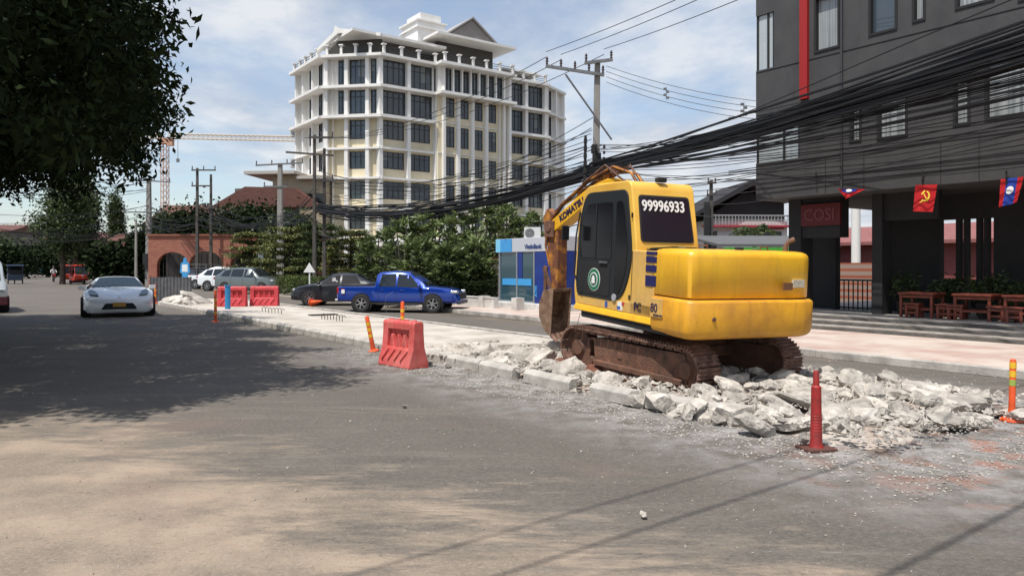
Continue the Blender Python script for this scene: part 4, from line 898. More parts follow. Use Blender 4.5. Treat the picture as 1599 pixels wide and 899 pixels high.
pr = person_mesh('person', J, E, [.15, .14, .16, .06, .10, .07, .05, .035, .07, .05, .035, .09, .06, .05, .09, .06, .05], mat('rider_clothes', (.5, .48, .47), .8))
pr.location = mc.location; pr.rotation_euler.z = mc.rotation_euler.z; tag(pr, 'person in a pale top and dark helmet riding the scooter down the street', 'person')
m = MB(); m.lathe([(0, .16), (.07, .14), (.13, .05), (.135, -.04), (.10, -.1), (0, -.1)], (0, -.05, 1.66), (0, 0, 1), 16); m.build('helmet', black, pr, smooth=60)
m = MB(); m.lathe([(0, .06), (.07, .04), (.085, -.03), (.05, -.08), (0, -.09)], (0, .03, 1.58), (0, .4, 1), 12); m.build('face', skin, pr, smooth=60)
# ================================================================ OFFICE BLOCK
ofw = mat('office_white', (.80, .79, .76), .7, col2=(.70, .68, .64), vscale=.5, stretch=(1, 1, .25))
ofc = mat('office_cream', (.70, .62, .44), .75, col2=(.60, .52, .36), vscale=.6, stretch=(1, 1, .3))
office = thing('office_building', 'white and cream seven storey office block with glazed bays and roof pavilion', 'building', (0, 0, 0))
C0 = Vector((-14.3, 80, 0)); LV = [24.8, 21.45, 18.2, 14.75, 11.5, 8.2, 4.9, 0]
class Face:
    def __init__(s, o, d, out): s.o = Vector(o); s.d = Vector(d).normalized(); s.n = Vector(out).normalized(); s.M = Matrix(((s.d.x, s.n.x, 0, s.o.x), (s.d.y, s.n.y, 0, s.o.y), (0, 0, 1, 0), (0, 0, 0, 1)))
    def mb(s): return MB(s.M)
dC = Vector((-.988, .156, 0)); dR = Vector((.5, .866, 0))
fA = Face(C0, NN, -U)                                   # front, right of the corner
C1 = C0+dC*6.35; fB = Face(C0, dC, Vector((-.156, -.988, 0)))     # chamfer to the left
fC = Face(C1, U, -NN)                                   # left flank
C2 = C0+NN*23.0; fD = Face(C2, dR, Vector((.866, -.5, 0)))     # right chamfer
wins_n = [0]
frm = mat('window_frame', (.03, .032, .035), .5)
def office_win(f, t0, t1, z0, z1, nx=3, bar=.72, o=-.42):
    m = f.mb(); m.b2(t0, t1, o, o+.03, z0, z1, 0)
    if rnd.random() < .30:
        a_ = t0+.06 if rnd.random() < .5 else (t0+t1)/2; b_ = a_+(t1-t0)*rnd.choice((.28, .45)); m.b2(a_, b_, o+.031, o+.034, z1-(z1-z0)*rnd.choice((.98, .5, .7)), z1, 2)
    for k in range(nx+1):
        x = t0+(t1-t0)*k/nx; m.b2(x-.04, x+.04, o+.03, o+.09, z0, z1, 1)
    for z in (z0+.04, z1-.04, z0+(z1-z0)*bar): m.b2(t0, t1, o+.035, o+.085, z-.04, z+.04, 1)
    m.build('window', [glassc, frm, mat('office_blind', (.14, .16, .16), .3)], office); wins_n[0] += 1
core = MB()
def panel(f, t0, t1, z0, z1, holes, mi, o0=-.75, o1=-.35):
    m = f.mb(); ts = sorted(set([t0, t1]+[h for q in holes for h in q[:2]])); 
    for a, b in zip(ts, ts[1:]):
        c = (a+b)/2; h = [q for q in holes if q[0] < c < q[1]]
        if not h: m.b2(a, b, o0, o1, z0, z1, mi)
        else:
            if h[0][2] > z0: m.b2(a, b, o0, o1, z0, h[0][2], mi)
            if h[0][3] < z1: m.b2(a, b, o0, o1, h[0][3], z1, mi)
    core.v += m.v; k = len(core.v)-len(m.v); core.f += [[i+k for i in ff] for ff in m.f]; core.mi += m.mi
slabs = MB()
def addto(dst, m):
    k = len(dst.v); dst.v += m.v; dst.f += [[i+k for i in ff] for ff in m.f]; dst.mi += m.mi
for k in range(7):
    zt, zb_ = LV[k], LV[k+1]; up = k < 2; hh = zt-zb_
    w0 = zb_+(.28 if up else .95); w1 = zt-(.40 if up else .42); mi = 0 if up else 1
    # front left segment, two bays
    hs = [(.35, 3.15, w0, w1), (3.65, 6.55, w0, w1)] if up else [(.45, 3.0, w0, w1), (3.75, 6.3, w0, w1)]
    panel(fA, 0, 6.9, zb_, zt-.15, hs, mi)
    for h in hs: office_win(fA, *h, nx=4)
    # centre: behind the fins
    if up and k == 0:
        hs = [(7.62+i*1.19, 8.62+i*1.19, w0, w1) for i in range(7)]
    else: hs = [(8.0+i*1.95, 9.0+i*1.95, zb_+.65, zt-.42) for i in range(4)]
    oo = .75
    panel(fA, 6.9, 16.6, zb_, zt-.15, hs, 0 if k == 0 else 1, oo-.75+.0, oo-.35+.15)
    for h in hs: office_win(fA, *h, nx=2, bar=.75, o=oo-.25)
    # right segment
    hs = [(17.2, 19.5, w0, w1), (20.1, 22.6, w0, w1)]
    panel(fA, 16.6, 23.0, zb_, zt-.15, hs, mi)
    for h in hs: office_win(fA, *h, nx=4)
    # chamfer left
    hs = [(.25, 1.15, w0, w1), (1.75, 3.6, w0, w1), (4.1, 4.9, w0, w1)] if up else [(1.75, 3.6, w0, w1)]
    panel(fB, 0, 6.35, zb_, zt-.15, hs, mi)
    for h in hs: office_win(fB, *h, nx=3 if h[1]-h[0] > 1 else 2)
    # left flank
    hs = [(1.6, 2.6, w0, w1), (4.3, 5.5, w0, w1), (7.0, 8.0, w0, w1)]
    panel(fC, 0, 8.8, zb_, zt-.15, hs, 0)
    for h in hs: office_win(fC, *h, nx=2)
    hs = [(.9, 2.1, w0, w1)]
    panel(fD, 0, 5.0, zb_, zt-.15, hs, 0)
    office_win(fD, *hs[0], nx=2)
    # projecting slabs
    pr_ = .75 if k < 3 else .30; th = .30 if k < 3 else .22
    m = fA.mb(); m.b2(-.3, 6.6, -.9, pr_, zt-th, zt); m.b2(16.9, 23.2, -.9, pr_, zt-th, zt+.0)
    if k < 2: m.b2(6.5, 17.0, -.9, 2.0, zt-th, zt+.02)
    else: m.b2(6.9, 16.6, -.5, .62, zt-.12, zt-.02)
    addto(slabs, m)
    m = fB.mb(); m.b2(-.3, 6.5, -.9, pr_-.004, zt-th-.004, zt-.004); addto(slabs, m)
    m = fC.mb(); m.b2(-.3, 9.0, -.9, (.9 if k < 3 else .3), zt-th-.008, zt-.008); addto(slabs, m)
    m = fD.mb(); m.b2(-.2, 5.2, -.9, .35, zt-th-.006, zt-.006); addto(slabs, m)
    if k in (0, 1, 2, 3, 4, 5):       # small air conditioner boxes on the flank
        pass
core.build('wall', [ofw, ofc], office)
slabs.build('floor_slab', ofw, office)
# columns and fins
m = fA.mb()
for t, wd in ((0, .42), (3.4, .42), (19.8, .42), (22.9, .5)): m.b2(t-wd/2, t+wd/2, -.5, .22, 0, 24.5)
m.b2(6.7, 7.0, -.4, .35, 0, 21.2)
for t in (7.55, 9.5, 11.45, 13.4, 15.9): m.b2(t-.16, t+.16, .5, .95, 0, 21.2)
for t in (8.65, 10.6, 12.55, 14.6): m.b2(t+.62, t+.74, .5, .85, 0, 21.2)
for i in range(8): t = 7.5+i*1.19+.02; m.b2(t-.08, t+.08, .5, 1.0, 21.47, 24.5)
m.b2(16.45, 16.75, -.4, 1.2, 0, 24.5)
cm = fB.mb()
for t, wd in ((1.45, .4), (3.85, .4), (5.4, .02), (6.2, .45)): cm.b2(t-wd/2, t+wd/2, -.5, .215, 0, 24.5)
addto(m, MB()); cm2 = fC.mb()
for t in (3.4, 6.4, 8.7): cm2.b2(t-.2, t+.2, -.5, .2, 0, 24.5)
cm3 = fD.mb()
for t in (.2, 2.6, 4.9): cm3.b2(t-.16, t+.16, -.5, .2, 0, 24.5)
for q in (cm, cm2, cm3): addto(m, q)
m.build('column', ofw, office)
# solid core so nothing shows through, then the roof
inn = [fA.M @ Vector((.5, -1.0, 0)), fA.M @ Vector((22.6, -1.0, 0)), fD.M @ Vector((5, -1.0, 0)), fC.M @ Vector((8.6, -12, 0)), fC.M @ Vector((8.6, -1.0, 0)), fB.M @ Vector((6.0, -1.0, 0))]
m = MB(); m.prism([(p.x, p.y) for p in inn], 0, 24.6); m.build('core', mat('office_inside', (.10, .09, .08), .8), office)
bal = MB(); baldark = []
def posts(f, t0, t1, n, o, z=24.8, h=.95):
    m = f.mb(); cc = []
    for i in range(n+1):
        t = t0+(t1-t0)*i/n; m.b2(t-.13, t+.13, o-.13, o+.13, z, z+h); m.b2(t-.24, t+.24, o-.24, o+.24, z+h, z+h+.12)
    for zz_ in (.25, .5, .75): m.b2(t0, t1, o-.03, o+.03, z+zz_, z+zz_+.05, 1)
    addto(bal, m)
posts(fA, .2, 6.6, 3, .45); posts(fA, 7.2, 16.6, 5, 1.6, 24.82); posts(fA, 17.4, 22.6, 3, .4); posts(fB, 1, 5.9, 3, .45); posts(fC, 1.2, 8.4, 4, .4)
bal.build('balustrade', [ofw, frm], office)
dkw = mat('penthouse_dark', (.06, .055, .05), .8); tile = mat('roof_tile', (.50, .48, .46), .8, var=.3, vscale=3)
m = fA.mb(); m.b2(1.5, 5.9, -9, -1.8, 24.6, 27.3); m.b2(8.2, 15.9, -9, -1.6, 24.6, 28.4); m.b2(6.0, 8.1, -9, -3.6, 24.6, 27.2); m.b2(16.2, 22, -9, -2.6, 24.6, 25.9); m.build('penthouse', dkw, office)
def hip(f, t0, t1, o0, o1, z, zr, inset, nm='roof', mt=None, th=.28):
    m = f.mb(); m.b2(t0, t1, o0, o1, z-th, z, 0)
    oc = (o0+o1)/2; m.add([(t0, o0, z), (t1, o0, z), (t1, o1, z), (t0, o1, z), (t0+inset, oc, zr), (t1-inset, oc, zr)], [(0, 1, 5, 4), (1, 2, 5), (2, 3, 4, 5), (3, 0, 4)], 1)
    return m.build(nm, [ofw, tile], office)
hip(fA, -3.2, 8.4, -9, -.1, 27.1, 28.4, 4); hip(fA, 6.6, 17.6, -8.5, 1.0, 28.35, 29.9, 4); 
m = fA.mb(); m.b2(16.9, 22.8, -8, -.6, 26.0, 26.2); m.build('roof_canopy', ofw, office)
# swept wing of the roof over the left corner
m = fB.mb(); m.prism([(-.1, 27.05), (4.6, 27.75), (5.1, 28.1), (5.25, 27.4), (7.2, 25.6), (7.2, 25.3), (4.7, 27.25), (-.1, 26.7)], -.5, .25, 'y'); m.build('eave', ofw, office)
m = fB.mb(); m.prism([(.3, 24.7), (.3, 26.8), (4.7, 27.3), (6.9, 25.4), (6.9, 24.7)], -1.6, -1.2, 'y'); m.build('penthouse', dkw, office)
# white stepped tower and tiled gable
m = fA.mb(); m.b2(5.9, 9.6, -6.5, -2.4, 27, 30.3); m.b2(5.7, 9.8, -6.7, -2.2, 30.3, 30.5); m.b2(6.4, 9.2, -6.0, -2.7, 30.5, 31.4); m.b2(5.7, 9.8, -6.7, -2.15, 29.5, 29.65); m.build('tower', ofw, office, bevel=.02)
m = fA.mb(); m.prism([(8.6, 28.5), (15.0, 28.5), (11.8, 30.8)], -4.5, .1, 'y'); m.build('gable', mat('gable_tile', (.30, .27, .25), .8, var=.3, vscale=2, stretch=(1, 1, 6)), office)
m = fA.mb()
for a, b in (((8.3, 28.4), (11.8, 30.9)), ((15.3, 28.4), (11.8, 30.9))):
    m.prism([a, (a[0], a[1]+.22), (b[0], b[1]+.22), b], -4.6, .35, 'y')
m.build('gable_trim', mat('gable_edge', (.33, .32, .31), .7), office)
# ground floor skirt: pale band and porch
m = fA.mb(); m.b2(-2, 24, -.2, .9, 4.5, 4.85); m.b2(-1, 6, 0, 5.5, 3.9, 4.3); m.build('canopy', ofw, office)
# air conditioners on the flank
aw = mat('aircon_white', (.55, .55, .53), .5)
def aircon(label, M, s=1.0):
    e = thing('air_conditioner', label, 'air conditioner', (0, 0, 0), 0, 'air conditioner units'); e.matrix_world = M; e.matrix_basis = M
    m = MB(); m.box((0, 0, .3*s), (.85*s, .32*s, .6*s)); m.build('casing', aw, e, bevel=.02)
    m = MB(); m.lathe([(.22*s, 0), (.24*s, .01), (.20*s, .015), (.03, .012)], (-.14*s, -.162*s, .3*s), (0, -1, 0), 24); m.build('fan_grille', steel, e)
for k, (py, lb) in enumerate(((214, 'upper boxy unit hung on the left flank of the office'), (262, 'middle boxy unit hung on the left flank of the office'), (306, 'lower boxy unit hung on the left flank of the office'))):
    aircon(lb, T(*P(465, py, 90)) @ Matrix.Scale(1.9, 4))
# ================================================================ BANK BOOTH and low white wall
blu = mat('booth_blue', (.01, .035, .22), .35, var=.3, vscale=2); lbl = mat('booth_light_blue', (.05, .30, .62), .4); gpan = mat('booth_grey', (.48, .50, .53), .4)
bn = 17.0
sL, sR = s_at(775, bn), s_at(882, bn)
booth = thing('bank_booth', 'small blue bank machine booth with grey sign fascia and glass door', 'kiosk', (0, 0, 0), AU)
zt_ = z_at(790, 373, bn); zf = z_at(790, 394, bn); zg = .36
m = MB(); m.b2(bn, bn+2.4, sR, sL, zf, zt_); m.build('fascia', gpan, booth, bevel=.02)
m = MB()
for x0, x1, cc_ in ((775, 782, 2), (782, 790, 1), (790, 800, 0)):
    m.b2(bn-.012, bn-.004, s_at(x1, bn), s_at(x0, bn), zf+.01, zt_-.01, cc_)
m.prism([(s_at(800, bn), zf+.01), (s_at(785, bn), zf+.01), (s_at(792, bn), zt_-.01), (s_at(800, bn), zt_-.01)], bn-.02, bn-.013, 'x', 1)
m.build('sign_stripe', [blu, lbl, mat('booth_cyan', (.20, .55, .75), .4)], booth)
text('VietinBank', (bn-.013, s_at(820, bn), zf+.12), (0, -1, 0), (0, 0, 1), .24, mat('bank_navy', (.03, .05, .18), .5), booth, bold=.006)
m = MB(); m.b2(bn+.05, bn+.10, s_at(834, bn), s_at(780, bn), zg, zf); m.build('glass_front', mat('booth_glass', (.03, .07, .09), .05, spec=.9), booth)
m = MB()
for px in (780, 807, 834): m.b2(bn+.0, bn+.12, s_at(px, bn)-.03, s_at(px, bn)+.03, zg, zf)
m.b2(bn+.0, bn+.11, s_at(834, bn), s_at(780, bn), zg, zg+.06); m.build('door_frame', mat('alu', (.35, .38, .4), .4, .5), booth)
m = MB(); m.b2(bn+.03, bn+.048, s_at(829, bn), s_at(784, bn), 1.02, 1.28, 0); m.b2(bn+.03, bn+.046, s_at(815, bn), s_at(807.8, bn), 1.28, zf, 1); m.build('decal', [lbl, blu], booth)
m = MB(); m.b2(bn+.02, bn+.14, sR, s_at(835, bn), zg, zf); m.b2(bn+.14, bn+2.3, sR, sR+.1, zg, zf); m.b2(bn+.14, bn+2.3, sL-.2, sL-.1, zg, zf, 1); m.b2(bn+2.2, bn+2.3, sR+.1, sL-.2, zg, zf); m.build('wall', [blu, mat('booth_side', (.10, .14, .16), .3)], booth)
text('ATM', (bn+.012, s_at(838.5, bn), zg+.25), (0, 0, 1), (0, 1, 0), .20, lbl, booth, bold=.006)
m = MB(); m.b2(bn-.5, bn+2.6, sR-.2, s_at(775, bn)+.1, .145, zg); m.build('plinth', mat('plinth_white', (.66, .65, .62), .8, col2=(.45, .43, .4), vscale=2), booth)
aircon('cream outdoor air conditioner unit standing on the bank booth roof', T(*SN(s_at(832, 18), 18, zt_)) @ RZ(AU-math.pi/2+.9) @ Matrix.Scale(.78, 4))
m = MB(MB().M); 
wl = MB(); wl.b2(16.0, 16.22, s_at(775, 16)+.15, 27.6, .145, .52); wl.b2(15.98, 16.24, s_at(775, 16)+.15, 27.6, .52, .56)
for s_ in np.arange(19.6, 27, 2.2): wl.b2(15.93, 16.29, s_-.16, s_+.16, .145, .60)
o = wl.build('garden_wall', mat('wall_white', (.60, .58, .54), .85, col2=(.40, .38, .34), vscale=2)); o.rotation_euler.z = AU; tag(o, 'low whitewashed garden wall with short piers behind the blue pickup', 'wall')
gp = MB(); gp.b2(18.5, 18.95, 26.9, 27.3, 0, 1.95); gp.b2(18.4, 19.05, 26.8, 27.4, 1.95, 2.12, 1)
e_ = gp.build('gate_post', [mat('post_cream', (.5, .47, .4), .8), mat('cap_red', (.20, .04, .03), .7)]); e_.rotation_euler.z = AU; tag(e_, 'cream gate post with dark red cap above the bed of the blue pickup', 'gate post')
# ================================================================ BACKGROUND BUILDINGS
brick = bpy.data.materials.new('red_brick'); brick.use_nodes = True; nt = brick.node_tree; pb = nt.nodes['Principled BSDF']; pb.inputs['Roughness'].default_value = .9
tcn = N_('ShaderNodeTexCoord'); br = N_('ShaderNodeTexBrick'); br.inputs['Scale'].default_value = 1; br.inputs['Brick Width'].default_value = .4; br.inputs['Row Height'].default_value = .14
br.inputs['Mortar Size'].default_value = .012; br.inputs['Color1'].default_value = (.24, .06, .035, 1); br.inputs['Color2'].default_value = (.31, .095, .05, 1); br.inputs['Mortar'].default_value = (.30, .22, .18, 1)
mpn = N_('ShaderNodeMapping'); mpn.inputs['Rotation'].default_value = (R(90), 0, 0); nt.links.new(tcn.outputs['Object'], mpn.inputs[0]); nt.links.new(mpn.outputs[0], br.inputs[0]); nt.links.new(br.outputs[0], pb.inputs['Base Color'])
bw = thing('brick_arcade', 'red brick arcade wall with dark round arches behind the parked cars', 'building', P(232, 416, 63)*Vector((1, 1, 0)) if False else (P(232, 416, 63).x, 63, 0), R(-2))
m = MB(); Lw = 15.5; arches = [(2.1, 1.35), (5.0, 1.45), (8.6, 1.45), (12.0, 1.4)]
top = 4.35
def arch_wall(m, L, top, arches, spring, y0, y1):
    x = 0
    for cxx, r_ in arches:
        m.b2(x, cxx-r_, y0, y1, 0, top); k = 12
        pts_ = [(cxx+r_*math.cos(math.pi-i*math.pi/k), spring+r_*.8*math.sin(math.pi-i*math.pi/k)) for i in range(k+1)]
        for a, b in zip(pts_, pts_[1:]): m.prism([a, b, (b[0], top), (a[0], top)], y0, y1, 'y')
        x = cxx+r_
    m.b2(x, L, y0, y1, 0, top)
arch_wall(m, Lw, top, arches, 1.9, 0, .5); m.build('wall', brick, bw)
m = MB(); m.b2(-.1, Lw+.1, -.12, .62, top, top+.16); m.build('coping', mat('coping', (.22, .08, .05), .8), bw)
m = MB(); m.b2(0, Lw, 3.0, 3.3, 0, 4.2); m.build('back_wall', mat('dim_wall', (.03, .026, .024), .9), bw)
m = MB()
for cxx, r_ in arches:
    for k in range(7): m.box((cxx-r_+2*r_*k/6, .25, 1.4), (.05, .05, 2.8))
m.build('grille', blackm, bw)
# brown tiled roofs behind
def gable_house(name, label, px0, px1, d, ztop, zeave, depth, wallm, roofm, over=.8, ridge_x=True, wins_=0, rz=0):
    x0 = (px0-800)/F*d; x1 = (px1-800)/F*d; L = x1-x0
    e = thing(name, label, 'building', (x0, d, 0), rz)
    m = MB(); m.b2(0, L, 0, depth, 0, zeave-.02); m.build('wall', wallm, e)
    m = MB()
    if ridge_x: m.prism([(-over, zeave), (depth/2, ztop), (depth+over, zeave), (depth+over, zeave-.2), (depth/2, ztop-.25), (-over, zeave-.2)], -over, L+over, 'x')
    else: m.prism([(-over, zeave), (L/2, ztop), (L+over, zeave), (L+over, zeave-.22), (L/2, ztop-.3), (-over, zeave-.22)], -over, depth+over, 'y')
    m.build('roof', roofm, e)
    for k in range(wins_):
        xx = L*(k+.5)/wins_
        m = MB(); m.b2(xx-.6, xx+.6, -.05, -.004, zeave-2.2, zeave-.9); m.build('window', glass, e)
    return e
broof = mat('brown_roof', (.14, .055, .04), .8, var=.4, vscale=1.5, stretch=(1, 1, 8)); dkwall = mat('dim_brown', (.08, .055, .04), .9); roof2 = mat('grey_tiles', (.05, .04, .04), .85)
gable_house('tiled_house', 'long dark house with brown tiled roof behind the brick arcade', 236, 425, 82, 9.0, 6.3, 11, dkwall, broof, wins_=4)
gable_house('tiled_house', 'low brown roofed house left of the brick arcade', 165, 246, 74, 5.2, 3.8, 8, dkwall, broof, wins_=2)
tanm = mat('tan_render', (.42, .35, .25), .85, var=.2, vscale=1)
e = thing('flat_roofed_house', 'tan house with oversailing flat roof behind the street poles', 'building', (P(418, 0, 80).x, 80, 0), R(-6))
m = MB(); m.b2(.6, 6.5, 0, 6, 0, 11.6); m.build('wall', tanm, e)
m = MB(); m.b2(-2.0, 3.6, -1.4, 6.5, 11.62, 11.95); m.b2(3.62, 7.0, -1, 6.5, 11.1, 11.4); m.build('roof', mat('roof_slab', (.40, .37, .33), .8), e)
m = MB(); m.b2(-3.5, 3.4, -.4, .0, 8.0, 10.2); m.build('side_wing', mat('wing_grey', (.12, .11, .10), .9), e)
for k in range(3): m = MB(); m.b2(3.3+k*1.05, 4.1+k*1.05, -.05, -.004, 8.0, 9.6); m.build('window', glass, e)
m = MB(); m.prism([(-5.5, 8.0), (6.8, 8.0), (4, 10.0), (-1.5, 10.2)], -2.2, -1.0, 'y'); m.build('lean_to_roof', broof, e)
# white house with dark gable between digger and cafe
hw = mat('house_white', (.62, .60, .58), .8, var=.25, vscale=.8); hred = mat('house_red', (.34, .04, .05), .7)
e = thing('white_house', 'white two storey house with dark gable roof seen behind the excavator', 'building', (P(1100, 0, 62).x, 62, 0), R(4))
m = MB(); m.b2(0, 7.2, 0, 7, 0, 5.6); m.build('wall', hw, e)
m = MB(); m.prism([(-1.6, 5.9), (3.9, 9.0), (7.6, 7.6), (7.6, 7.2), (3.9, 8.5), (-1.6, 5.6)], -.8, 7.5, 'y'); m.prism([(0, 5.62), (3.9, 8.2), (7.2, 7.1), (7.2, 5.62)], .6, 6.8, 'y'); m.build('roof', mat('roof_black', (.02, .018, .02), .8), e)
m = MB(); m.b2(-.2, 7.3, -1.0, .0, 5.05, 5.2); m.b2(5.2, 6.9, -.06, -.01, 4.9, 5.04); m.build('balcony_edge', hred, e)
m = MB()
for k in range(26): m.box((.1+k*.28, -.95, 5.6), (.05, .05, .8))
m.box((3.6, -.95, 6.0), (7.2, .08, .08)); m.box((3.6, -.95, 5.65), (7.2, .05, .05)); m.build('balcony_railing', mat('pale_rail', (.35, .35, .34), .6), e)
m = MB(); m.b2(5.25, 6.7, -.04, -.004, 3.4, 4.7); m.build('window', glass, e)
m = MB(); m.b2(.4, 4.6, -.04, -.004, 3.2, 4.7); m.build('shutter', mat('shutter_white', (.55, .56, .58), .6, var=.3, vscale=2, stretch=(1, 1, 20)), e)
m = MB(); m.b2(0, 7.2, -.9, -.2, 2.4, 3.0); m.b2(4.8, 7.2, -.3, -.01, 2.0, 2.35, 1); m.build('ledge', [hw, hred], e)
e = thing('green_shop', 'single storey shop with a green fascia board under a dark awning', 'building', (P(1118, 0, 44).x, 44, 0), R(3))
m = MB(); m.b2(0, 6.5, 0, 5, 0, 2.9); m.build('wall', mat('shop_dim', (.06, .06, .06), .8), e)
m = MB(); m.prism([(-1.3, 3.05), (5, 3.8), (5, 3.65), (-1.3, 2.9)], -.3, 7, 'x'); m.build('awning', mat('awning_grey', (.10, .10, .10), .8), e)
m = MB(); m.b2(0, 4.6, -1.36, -1.31, 2.50, 2.86); m.build('fascia', mat('shop_green', (.06, .32, .03), .5), e)
m = MB(); m.b2(4.6, 6.5, -1.37, -1.31, 2.5, 3.3); m.build('sign_board', blackm, e)
text('G-ONE', (4.75, -1.38, 2.6), (1, 0, 0), (0, 0, 1), .38, mat('sign_green', (.3, .6, .4), .5), e, bold=.006)
# red building and brick panel seen through the cafe opening
e = thing('red_shop_building', 'long dusty red building seen through the cafe opening', 'building', SN(0, 46), AU)
m = MB(); m.b2(0, 6, -40, 30, 0, 3.3); m.build('wall', mat('dusty_red', (.22, .06, .055), .8, var=.3, vscale=.6), e)
m = MB(); m.prism([(-.8, 3.3), (6, 4.6), (6, 4.4), (-.8, 3.1)], -40, 30, 'y'); m.build('roof', mat('faded_red', (.27, .10, .09), .8, var=.3), e)
e = thing('brick_screen', 'orange brick screen wall behind the cafe opening', 'wall', SN(0, 29), AU)
m = MB(); m.b2(0, .3, s_at(1385, 29), s_at(1306, 29), 0, 1.9); m.build('wall', brick, e)
for k, px in enumerate((1337,)):
    m = MB(); c_ = SN(s_at(px, 33), 33, 0); m.cyl(c_, c_+Vector((0, 0, 6)), .2, seg=12); o = m.build('white_post', ofw, smooth=50); tag(o, 'tall white post seen through the cafe opening', 'post')
# distant white tower block left
e = thing('distant_block', 'pale distant tower block with dark windows at the far end of the street', 'building', (P(57, 0, 260).x, 260, 0))
m = MB(); m.b2(0, 5, 0, 8, 0, 15.5); m.build('wall', ofw, e)
for k in range(3):
    m = MB(); m.b2(1, 4, -.1, -.01, 4+k*4, 5.6+k*4); m.build('window', glass, e)
shopf = mat('shopfront', (.20, .18, .16), .85, var=.5, vscale=.5)
for i, (px0, px1, d, z, lb) in enumerate(((-60, 20, 150, 9, 'low dim shophouse on the far left of the street'), (160, 212, 96, 3.6, 'low shopfront with purple signboard beyond the big tree'), (95, 160, 130, 6.5, 'dim shophouse behind the big tree'), (20, 96, 210, 9, 'grey shophouses closing the far end of the street'))):
    e = thing('shophouse', lb, 'building', (P(px0, 0, d).x, d, 0)); L = (px1-px0)/F*d
    m = MB(); m.b2(0, L, 0, 10, 0, z); m.build('wall', shopf, e); m = MB(); m.prism([(-1, z), (5, z+1.5), (11, z), (11, z-.2), (-1, z-.2)], -.5, L+.5, 'x'); m.build('roof', broof, e)
    nk = max(2, int(L/3))
    for k in range(nk): m = MB(); m.b2(L*(k+.15)/nk, L*(k+.85)/nk, -.08, -.01, .2, 2.4); m.build('shopfront_opening', blackm, e)
    if i == 1: m = MB(); m.b2(.5, 4.5, -.5, -.4, 2.6, 3.6); m.build('signboard', mat('purple_sign', (.12, .10, .35), .5), e)
# ================================================================ TOWER CRANE
orange = mat('crane_orange', (.50, .27, .18), .6); cry = mat('crane_pale', (.60, .50, .38), .6)
cp = P(258, 416, 170); cr_ = thing('tower_crane', 'orange lattice tower crane with a long pale jib behind the houses', 'crane', (cp.x, 170, 0))
def lattice(m, a, b, wd, n, r=.09, tri=False):
    a = Vector(a); b = Vector(b); d = (b-a).normalized(); x = d.orthogonal().normalized() if abs(d.z) < .5 else Vector((1, 0, 0)); 
    if abs(d.z) < .5: x = Vector((0, 1, 0))
    y = d.cross(x).normalized(); cs = [x*wd/2+y*wd/2, x*wd/2-y*wd/2, -x*wd/2-y*wd/2, -x*wd/2+y*wd/2]
    for c in cs: m.cyl(a+c, b+c, r, seg=5)
    for i in range(n):
        p, q = a.lerp(b, i/n), a.lerp(b, (i+1)/n)
        for k in range(4): c, c2 = cs[k], cs[(k+1) % 4]; m.cyl(p+c, (q+c2), r*.6, seg=4); m.cyl(p+c, p+c2, r*.6, seg=4)
m = MB(); lattice(m, (0, 0, 0), (0, 0, 30), 1.3, 22, .085); m.build('mast', orange, cr_)
m = MB(); m.b2(-1, 1, -1, 1, 30, 31.3); m.box((1.6, -.6, 30.3), (1.2, 1.2, 1.6)); m.build('slewing_unit', orange, cr_)
m = MB(); lattice(m, (1, 0, 31.8), (38, 0, 31.0), 1.0, 34, .09); m.build('jib', cry, cr_)
m = MB(); lattice(m, (-1, 0, 31.8), (-10, 0, 31.8), 1.0, 8, .08); m.box((-9, 0, 30.6), (2.4, 1.2, 2)); m.build('counter_jib', cry, cr_)
m = MB(); m.cyl((3, 0, 31), (3, 0, 26.5), .05, seg=5); m.box((3, 0, 26.2), (.6, .4, .8)); m.build('hoist', steel, cr_)
# ================================================================ POLES
polem = mat('pole_concrete', (.30, .285, .26), .9, col2=(.20, .185, .165), vscale=1.5, stretch=(1, 1, .4), bump=.3)
poled = mat('pole_dark', (.09, .08, .07), .9, var=.4)
def pole(label, x, y, h, r, arms, mt=polem, lean=0, rz=None, ins=6, boxes=()):
    e = thing('utility_pole', label, 'utility pole', (x, y, 0), rz if rz is not None else 0, 'utility poles along the street')
    if lean: e.rotation_euler.y = lean
    m = MB(); m.add([(sx*r*(1 if z < 1 else .62), sy*r*(1 if z < 1 else .62), z) for z in (0, h) for sy in (-1, 1) for sx in (-1, 1)], [(0, 2, 3, 1), (4, 5, 7, 6), (0, 1, 5, 4), (2, 6, 7, 3), (0, 4, 6, 2), (1, 3, 7, 5)])
    m.build('shaft', mt, e, bevel=.03)
    for (z, x0, x1, n, tilt) in arms:
        m = MB(); m.box(((x0+x1)/2, -.18, z), (x1-x0, .09, .11), rot=Matrix.Rotation(tilt, 4, 'Y')); a = m.build('crossarm', steel if mt is polem else poled, e)
        for k in range(n):
            t = k/(max(n-1, 1)); xx = x0+.06+(x1-x0-.12)*t; zz_ = z-(xx-(x0+x1)/2)*math.sin(tilt)
            m = MB(); m.lathe([(.02, 0), (.05, .04), (.03, .09), (.06, .13), (.035, .18), (.055, .22), (.02, .3)], (xx, -.18, zz_+.05), (0, 0, 1), 10); m.build('insulator', mat('porcelain', (.05, .035, .04), .3), a)
    for (x_, z_, w_, h_) in boxes: m = MB(); m.box((x_, -.2, z_), (w_, .3, h_)); m.build('junction_box', blackm, e, bevel=.02)
    return e
PA = P(930, 416, 27.5)
pa = pole('tall concrete pole with a long crossarm right behind the excavator', PA.x-.05, 27.5, 9.45, .16, [(9.0, -1.95, .25, 5, R(8)), (9.35, -.5, .55, 2, R(-8))], lean=R(.8), boxes=((.0, 5.7, .3, .5), (-.1, 6.1, .2, .3)))
